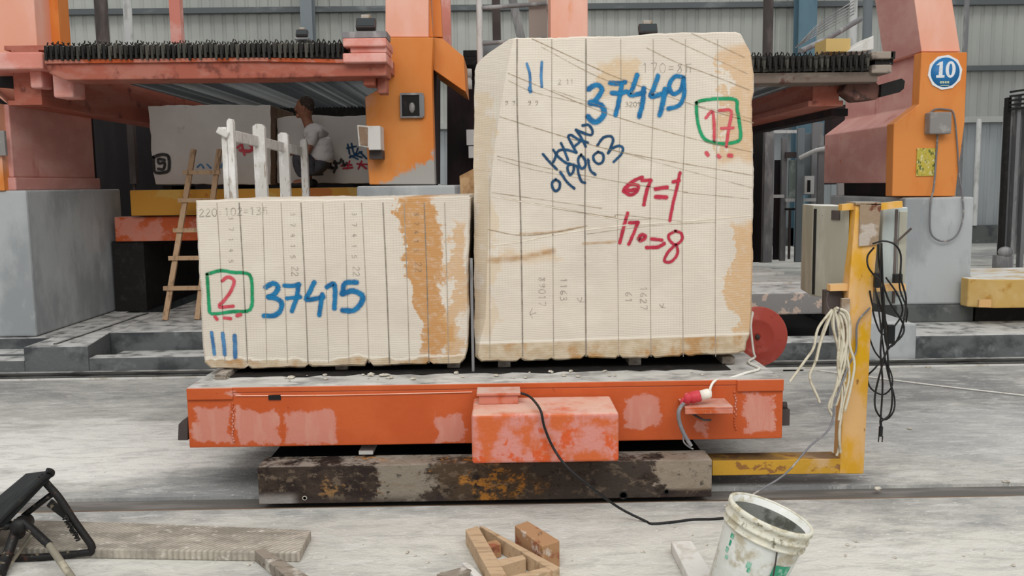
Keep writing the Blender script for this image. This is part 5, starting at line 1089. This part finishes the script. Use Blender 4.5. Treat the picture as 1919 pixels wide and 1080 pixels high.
for sgn in (-1, 1):
    a = MP(574, 341, .13 * sgn); mb = MB().ball((a.x - .03, a.y, zd + .035), .13, .05, .035, 12, 6).ball((a.x + .05, a.y, zd + .05), .055, .045, .05, 10, 6)
    build('shoe', mb, m_shoe, mn)

# ================================================================== GANG SAW 10 (right)
g2 = thing('gang_saw', 'orange and pink gang saw number 10 behind the tall stone block and the yellow post', 'stone saw', (2.4, 9.5, zr1 + .0))
mb = MB(); pprism(mb, [(1727, 98), (1813, 98), (1808, 230), (1790, 368), (1672, 368), (1675, 232), (1722, 196)], Yk, .16); build('column', mb, m_col, g2, bevel=.008)
mb = MB(); pprism(mb, [(1728, 99), (1811, 99), (1806, 230), (1789, 343), (1674, 343), (1677, 234), (1723, 199)], Yk + .16, 1.92); build('column_body', mb, m_pink, g2, bevel=.01, label='faded pink side of the column')
mb = MB(); pprism(mb, [(1690, 343), (1785, 343), (1785, 370), (1690, 370)], Yk + .17, 1.5); build('column_foot', mb, m_maroon, g2)
mb = MB(); pprism(mb, [(1701, -90), (1770, -90), (1800, 97), (1727, 97)], Yk + .05, .85); o = build('upper_column', mb, [m_salmon, m_pink], g2, bevel=.008)
for p in o.data.polygons:
    if p.normal.x < -.5: p.material_index = 1
mb = MB(); pprism(mb, [(1031, -90), (1101, -90), (1102, 110), (1032, 110)], Yk + .1, .5); mb.box(P(1035, 90, Yk).x, P(1098, 90, Yk).x, Yk + .12, Yk + .55, z0, P(1060, 105, Yk).z); build('upper_column', mb, m_salmon, g2, bevel=.008)
Yg = 8.1
mb = MB(); pbox(mb, 1150, 1628, 110, 135, Yg + .02, .25); build('tensioner_rail', mb, m_tension, g2)
mb = MB(); pbox(mb, 1150, 1645, 137, 157, Yg, .3); build('front_beam', mb, M('dusty_brown_beam', '#75685e', [('#8a7e72', (3, 3, 8), .5, .65), ('#5a3c34', (6, 6, 6), .58, .7)], .8), g2, bevel=.01)
mb = MB(); pbox(mb, 1634, 1676, 96, 110, Yg - .05, .4); pbox(mb, 1634, 1672, 121, 137, Yg - .05, .4); build('end_block', mb, M('dusty_cream_steel', '#9c9084', [('#6c6058', (9, 9, 9), .5, .65)], .8), g2, bevel=.012)
mb = MB(); pbox(mb, 1640, 1674, 110, 121, Yg, .3); pbox(mb, 1670, 1678, 96, 110, Yg - .05, .05); build('end_gap', mb, m_tension, g2)
mb = MB(); pprism(mb, [(1652, 158), (1690, 147), (1696, 152), (1694, 166), (1686, 173), (1651, 182)], Yg + .1, .12); build('bearing', mb, m_black, g2)
mb = MB(); pprism(mb, [(1590, 150), (1640, 150), (1652, 165), (1645, 186), (1605, 190), (1578, 170)], Yg + .15, .2); build('hanger', mb, M('oily_brown_steel', '#6e4c42', [('#4a3430', (9, 9, 9), .45, .6), ('#8e6a5c', (12, 12, 12), .6, .7)], .7), g2, bevel=.015)
a = P(1560, 168, Yg + .3); 
mb = MB().box(2.86, 3.10, Yg + .3, 12.6, 2.32, 2.52).box(2.82, 3.14, Yg + .3, 12.6, 2.27, 2.32); build('side_beam', mb, m_redbrown, g2)
mb = MB().box(3.14, 3.3, Yg + .6, 12.4, 2.20, 2.27); build('side_beam', mb, m_maroon, g2)
x0 = P(1160, 105, Yg).x; x1 = P(1622, 105, Yg).x
zz0 = P(1500, 135, Yg).z; zz1 = P(1500, 97, Yg).z
row(g2, lambda: tensioner(g2, x0, Yg, zz0, zz1 - .01), x0, x1, 44, .01)
row(g2, lambda: blade(g2, x0, Yg + .3, 13.0, 2.5, 2.6), x0, x1 - .1, 44)
mb = MB().box(x0, 3.2, 13.0, 13.2, 2.35, 2.7); build('rear_beam', mb, m_black, g2)
# sign, box, notice
c = P(1770, 136, Yk); sg_ = thing('number_sign', 'round blue sign with a white 10 on the orange column', 'sign', (c.x, Yk - .012, c.z)); rs = 32 * Yk / F
mb = MB().lathe((c.x, Yk - .001, c.z), (0, -1, 0), [(.0005, 0), (rs, 0), (rs, .012), (.0005, .012)], 10); mb.sm = [False] * len(mb.sm); build('plate', mb, m_signw, sg_)
mb = MB().lathe((c.x, Yk - .012, c.z), (0, -1, 0), [(.0005, .002), (rs * .84, .002), (rs * .84, 0)], 32); build('blue_disc', mb, m_sign, sg_)
def sp_(u, v): return Vector((c.x + u * rs, Yk - .0165, c.z + v * rs))
mb = MB()
for pl_ in ([(-.34, .58), (-.16, .62), (-.16, -.16), (-.38, -.16)], [(-.55, .40), (-.34, .58), (-.34, .42)], [(-.52, -.16), (-.04, -.16), (-.04, -.30), (-.52, -.30)]): mb.prism([sp_(u, v) for u, v in pl_], (0, .003, 0))
n = 24; vo = [sp_(.30 + .29 * math.cos(2 * math.pi * k / n), .16 + .47 * math.sin(2 * math.pi * k / n)) for k in range(n)]; vi = [sp_(.30 + .10 * math.cos(2 * math.pi * k / n), .16 + .33 * math.sin(2 * math.pi * k / n)) for k in range(n)]
mb.add(vo + vi, [(k, (k + 1) % n, n + (k + 1) % n, n + k) for k in range(n)])
build('numerals', mb, m_signw, sg_, label='white numerals 10')
mb = MB(); [mb.prism([sp_(u, -.5), sp_(u + .1, -.5), sp_(u + .1, -.62), sp_(u, -.62)], (0, .003, 0)) for u in (-.28, -.14, 0, .14)]; mb.prism([sp_(-.25, -.72), sp_(.25, -.72), sp_(.25, -.76), sp_(-.25, -.76)], (0, .003, 0)); build('small_print', mb, M('pale_yellow_print', '#c9d0a8', [], .6), sg_)
mb = MB(); pbox(mb, 1743, 1784, 210, 251, Yk - .12, .119); bx = single('switch_box', 'grey metal switch box on the orange column below the blue sign', 'switch box', mb, m_greypaint, bevel=.012)
q = [P(1740, 215, Yk - .02), P(1752, 205, Yk - .02), P(1772, 205, Yk - .02), P(1787, 212, Yk - .02), P(1793, 260, Yk - .02), P(1798, 330, Yk - .02), P(1803, 360, Yk - .04)]
mb = MB().tube(q, .008, 6); mb.tube([P(1757, 252, Yk - .04), P(1754, 300, Yk - .02), P(1750, 350, 8.6), P(1744, 380, 8.58), P(1743, 430, 8.58), P(1754, 448, 8.57), P(1775, 452, 8.57), P(1795, 438, 8.57), P(1805, 405, 8.58), P(1804, 372, 8.6), P(1803, 355, 8.62)], .009, 6, 5)
single('power_cable', 'dark cable looping from the grey switch box down over the right pedestal', 'cable', mb, m_wiregrey)
mb = MB(); pbox(mb, 1718, 1754, 278, 330, Yk - .012, .011); single('notice_plate', 'yellow printed notice plate with dark print on the orange column', 'notice', mb, m_notice)

# upright metal gate and posts under the right saw
gt = thing('metal_gate', 'tall grey-white metal gate frame standing under the number 10 saw', 'gate', (P(1500, 480, 11.8).x, 11.8, z0))
def gp(nm, r, mat, Y=11.8, dp=.06):
    mb = MB(); pbox(mb, *r, Y, dp)
    if r[3] == 488: zm = min(v.z for v in mb.v); mb.v = [Vector((v.x, v.y, z0)) if v.z < zm + .01 else v for v in mb.v]
    build(nm, mb, mat, gt, bevel=.003)
zbase = P(1500, 488, 11.8)
gp('post', (1432, 1449, 248, 488), m_postgrey); gp('post', (1464, 1474, 258, 488), m_postgrey, 12.0); gp('post', (1493, 1506, 240, 488), m_bluegrey); gp('post', (1520, 1540, 230, 488), m_postgrey, 12.0, .05)
gp('post', (1532, 1544, 272, 488), m_postgrey, 11.5); gp('post', (1570, 1583, 270, 488), m_postwhite, 11.2)
mb = MB().tube([P(1500, 296, 11.7), P(1530, 282, 11.5), P(1560, 278, 11.3), P(1586, 276, 11.15)], .03, 8, 3).ball(P(1579, 270, 11.2), .04, .04, .05, 8, 5); build('top_bar', mb, m_postwhite, gt)
gp('crossbar', (1450, 1500, 244, 250), m_postwhite, 12.1, .04); gp('crossbar', (1472, 1500, 285, 296), m_postdark, 11.9, .04)
gp('crossbar', (1446, 1470, 365, 371), m_postwhite, 11.9, .04); gp('crossbar', (1472, 1535, 372, 378), m_postwhite, 11.9, .04); gp('crossbar', (1472, 1535, 390, 394), m_black, 11.9, .04)
gp('panel', (1478, 1500, 300, 372), M('green_grey_sheet', '#7c8781', [('#a2aaa6', (7, 7, 3), .5, .65)], .6), 12.1, .02); gp('panel', (1505, 1520, 250, 365), m_bluegrey, 12.1, .02); gp('panel', (1450, 1464, 300, 488), m_maroon, 12.2, .02)
gp('latch_box', (1508, 1526, 330, 364), m_postwhite, 11.75, .05); gp('latch_hole', (1513, 1519, 338, 360), m_black, 11.74, .01)
for x in (1478, 1490, 1504, 1514, 1527): gp('bar', (x, x + 4, 394, 486), m_postdark if x % 4 else m_postgrey, 11.9, .03)
mb = MB(); pbox(mb, 1300, 1428, 215, 492, 12.3, .1); single('splash_curtain', 'near-black splash curtain showing just right of the tall stone block', 'curtain', mb, m_rubber)
mb = MB(); pbox(mb, 1549, 1700, 196, 345, 12.3, .1); mb.box(P(1588, 300, 12.3).x, P(1690, 300, 12.3).x, 12.3, 12.4, .02, P(1640, 345, 12.3).z)
single('dust_screen', 'dark red screen behind the number 10 column', 'screen', mb, m_maroon)
mb = MB(); pbox(mb, 1500, 1545, 205, 255, 13.4, .1); mb.box(P(1515, 300, 13.4).x, P(1530, 300, 13.4).x, 13.4, 13.5, .24, P(1520, 255, 13.4).z); single('machine_cabinet', 'teal grey machine box far behind the metal gate', 'cabinet', mb, m_teal)
mb = MB().box(1.9, 3.6, 9.3, 9.9, z0, z0 + .02).box(2.2, 3.2, 10.2, 10.9, z0, z0 + .03)
single('stone_slab', 'flat pale offcut slabs lying on the bed slab below the metal gate', 'slab', mb, m_white, bevel=.004)
# tarped strip and yellow box etc on top of saw 10
mb = MB(); pbox(mb, 1548, 1594, 72, 97, Yg + .35, .3); single('cardboard_box', 'small yellow box on top of the number 10 saw frame', 'box', mb, m_yellowbox, bevel=.004)
mb = MB(); pprism(mb, [(1596, 90), (1612, 82), (1638, 66), (1638, 93), (1612, 97), (1590, 97)], Yg + .3, .35); single('white_sack', 'crumpled whitish sheet lying beside the yellow box on the saw frame', 'sheet', mb, m_white, bevel=.01)
# amber cart at right edge
Yy = 8.3; za = P(1870, 524, Yy).z; zb2 = P(1870, 578, Yy).z
yc_ = thing('amber_cart', 'low amber cart with a dusty white top at the right edge', 'cart', (P(1900, 550, Yy).x, 8.8, zr))
xa_ = P(1822, 550, Yy).x; mb = MB().prism([(xa_ + .02, Yy + .12, zb2), (xa_ + .22, Yy, zb2), (xa_ + 2.2, Yy, zb2), (xa_ + 2.2, Yy + 1.1, zb2), (4.50, Yy + 1.1, zb2), (4.50, 8.56, zb2), (xa_ + .02, 8.56, zb2)], (0, 0, za - zb2))
m_ycart = M('pale_amber_paint', '#c9a560', [('#d2b478', (3, 3, 3), .45, .65), ('#b88a3c', (6, 6, 6), .58, .7)], .6, dust=('#e6e6e2', 1.0))
build('deck', mb, m_ycart, yc_, bevel=.012)
mb = MB(); pbox(mb, 1835, 1858, 562, 576, Yy - .03, .03); build('corner_lug', mb, m_yellow, yc_)
mb = MB().box(4.55, xa_ + 2.0, Yy + .3, Yy + .9, zr, zb2); build('underframe', mb, m_black, yc_)
# dark rack at the right edge
rk = thing('blade_rack', 'tall rack of dark stacked blades at the far right edge', 'rack', (P(1900, 460, 12.6).x, 12.9, .24))
xk = P(1884, 300, 12.9).x
for i in range(9):
    mb = MB().box(xk + i * .14, xk + i * .14 + .05, 12.9, 13.0, .24, 2.72 + .02 * (i % 3)); build('upright_bar', mb, m_black if i % 3 == 0 else m_postgrey, rk)
mb = MB().box(xk + .02, xk + 1.3, 13.02, 13.05, .5, 2.6); build('backing_sheet', mb, m_postgrey, rk)
mb = MB()
for k in range(5): mb.beam((xk, 12.85, 2.55 + k * .06), (xk + 1.3, 12.85, 2.66 + k * .075), .05, .028)
build('stacked_blade', mb, m_black, rk, kind='stuff')
mb = MB().box(xk - .12, xk + .06, 12.7, 12.9, .24, .5).ball((xk - .02, 12.75, .55), .1, .09, .08); build('foot_block', mb, m_postgrey, rk)
cc = P(1852, 484, 12.4); mb = MB()
for k, (r, zq) in enumerate(((.3, .0), (.26, .03), (.32, .05), (.24, .075))):
    mb.tube([Vector((cc.x + r * math.cos(a * math.pi / 8) * .8, 12.25 + r * .5 * math.sin(a * math.pi / 8), zr + .015 + zq)) for a in range(17)], .016, 6, 2)
single('hose_coil', 'black hose coil lying on the floor below the rack at the right edge', 'hose', mb, m_wireblack)
mb = MB().tube([(P(1834, 350, 18.6).x, 18.7, .62), (P(1834, 350, 18.6).x, 18.7, 2.8)], .05, 10); single('white_pipe', 'pale vertical pipe against the lower far wall right of the number 10 column', 'pipe', mb, m_postwhite)

# building columns and posts
for px0, px1, Y, mt, lab in ((563, 585, 18.5, m_bluegrey, 'blue-grey hall column against the siding above the left saw'), (1497, 1531, 18.4, m_teal, 'teal-blue hall column above the number 10 saw')):
    mb = MB(); a = P(px0, 40, Y).x; b = P(px1, 40, Y).x; mb.box(a, b, Y, Y + .03, .25, 9).box((a + b) / 2 - .02, (a + b) / 2 + .02, Y + .03, Y + .3, .25, 9).box(a, b, Y + .3, Y + .33, .25, 9)
    single('hall_column', lab, 'column', mb, mt)
for px0, px1, Y, mt, lab, nm, zb in ((179, 203, 15, m_postdark, 'dark brown steel post rising behind the left saw', 'steel_post', .25), (1430, 1449, 15, m_postdark, 'dark steel post right of the tall stone block top', 'steel_post', .25),
        (1592, 1606, 14.5, m_postwhite, 'whitish pipe rising just left of the pink upper column', 'white_pipe', .25), (1617, 1634, 15.2, m_bluegrey, 'grey pipe beside the pink upper column of saw 10', 'steel_post', .25), (1806, 1815, 16, m_postgrey, 'thin grey pipe against the siding right of the salmon upper column', 'steel_post', .25)):
    mb = MB(); a = P(px0, 40, Y).x; b = P(px1, 40, Y).x; mb.tube([((a + b) / 2, Y, zb), ((a + b) / 2, Y, 9)], (b - a) / 2, 14); single(nm, lab, 'post', mb, mt)
mb = MB(); a = P(240, 40, 14.4); mb.tube([(a.x, 14.4, .25), (a.x, 14.4, 9)], .065, 12); single('white_pipe', 'white painted pipe rising behind the left saw tensioners', 'pipe', mb, m_postwhite)
# access ladder between the machines
al = thing('access_ladder', 'white steel access ladder rising behind the upper left of the tall stone block', 'ladder', (P(900, 100, 9.7).x, 9.7, .25))
q0 = P(899, 60, 9.7).x; q1 = P(1024, 60, 9.7).x
mb = MB().tube([(q0, 9.7, .245), (q0, 9.7, 4.2)], .032, 10); build('side_rail', mb, m_postwhite, al)
mb = MB(); pprism(mb, [(990, -80), (1024, -80), (1026, 90), (992, 90)], 9.75, .06); build('side_rail', mb, M('taupe_steel', '#a1978e', [], .7), al)
for z in (3.42, 3.06, 3.8): mb = MB().tube([(q0, 9.7, z), (q1, 9.7, z + .04)], .022, 8); build('rung', mb, m_postgrey, al)
mb = MB().beam(P(932, 110, 10.1), P(928, -60, 10.1), .09, .05, (0, -1, 0)); build('brace', mb, m_postdark, al)
mb = MB().beam(P(985, 110, 10.2), P(952, -40, 10.2), .09, .05, (0, -1, 0)); build('brace', mb, m_postgrey, al)
mb = MB(); pbox(mb, 905, 945, 76, 104, 9.9, .4); build('landing', mb, m_bluegrey, al)
# flood lights
def flood(px, py, w, Y, lab, grp=None):
    c = P(px, py, Y); s_ = w * Y / F; t = thing('flood_light', lab, 'flood light', (c.x, Y, c.z - s_ * .45))
    M3 = Matrix.Rotation(R(-30), 3, 'X')
    build('lamp_body', MB().obox(c, (s_, s_ * .35, s_ * .6), M3), m_postdark, t, bevel=.01)
    build('reflector_glass', MB().obox(c + M3 @ Vector((0, -s_ * .18, 0)), (s_ * .86, .01, s_ * .48), M3), m_lampglass, t)
    build('ballast', MB().obox(c + Vector((0, s_ * .12, s_ * .38)), (s_ * .5, s_ * .3, s_ * .22)), m_rustbox, t, bevel=.008)
    build('mount', MB().box(c.x - s_ * .6, c.x + s_ * .55, Y - .03, Y + .2, c.z - s_ * .5, c.z - s_ * .36), m_postgrey, t)
flood(686, 46, 36, 8.3, 'grey flood light with a tan top on the left saw beside the middle column')
flood(566, 63, 22, 9.0, 'small grey flood light at the end of the left saw tensioners')
flood(1214, 56, 34, 9.0, 'dark flood light peeking over the top edge of the tall stone block')
for k in range(5):
    mb = MB().tube([P(1490 + k * 3, 90 - k * 3, 12), P(1540, 60 - k * 5, 12.2), P(1600, 26 - k * 6, 12.5)], .008, 5)
    single('stay_wire', 'thin grey wire slanting up towards the pipes above the number 10 saw', 'wire', mb, m_postgrey, group='stay wires above the right saw')
mb = MB().tube([P(1500, 96, 9.5), P(1550, 72, 10), P(1612, 36, 10.5)], .03, 8)
single('steel_pipe', 'grey pipe slanting up left of the yellow box on the number 10 saw', 'pipe', mb, m_postgrey)
mb = MB().tube([P(64, 36, 9.3), P(72, 42, 9.3), P(88, 47, 9.28)], .012, 6)
single('power_cable', 'black cable hanging between the salmon column and the orange post at upper left', 'cable', mb, m_wireblack)
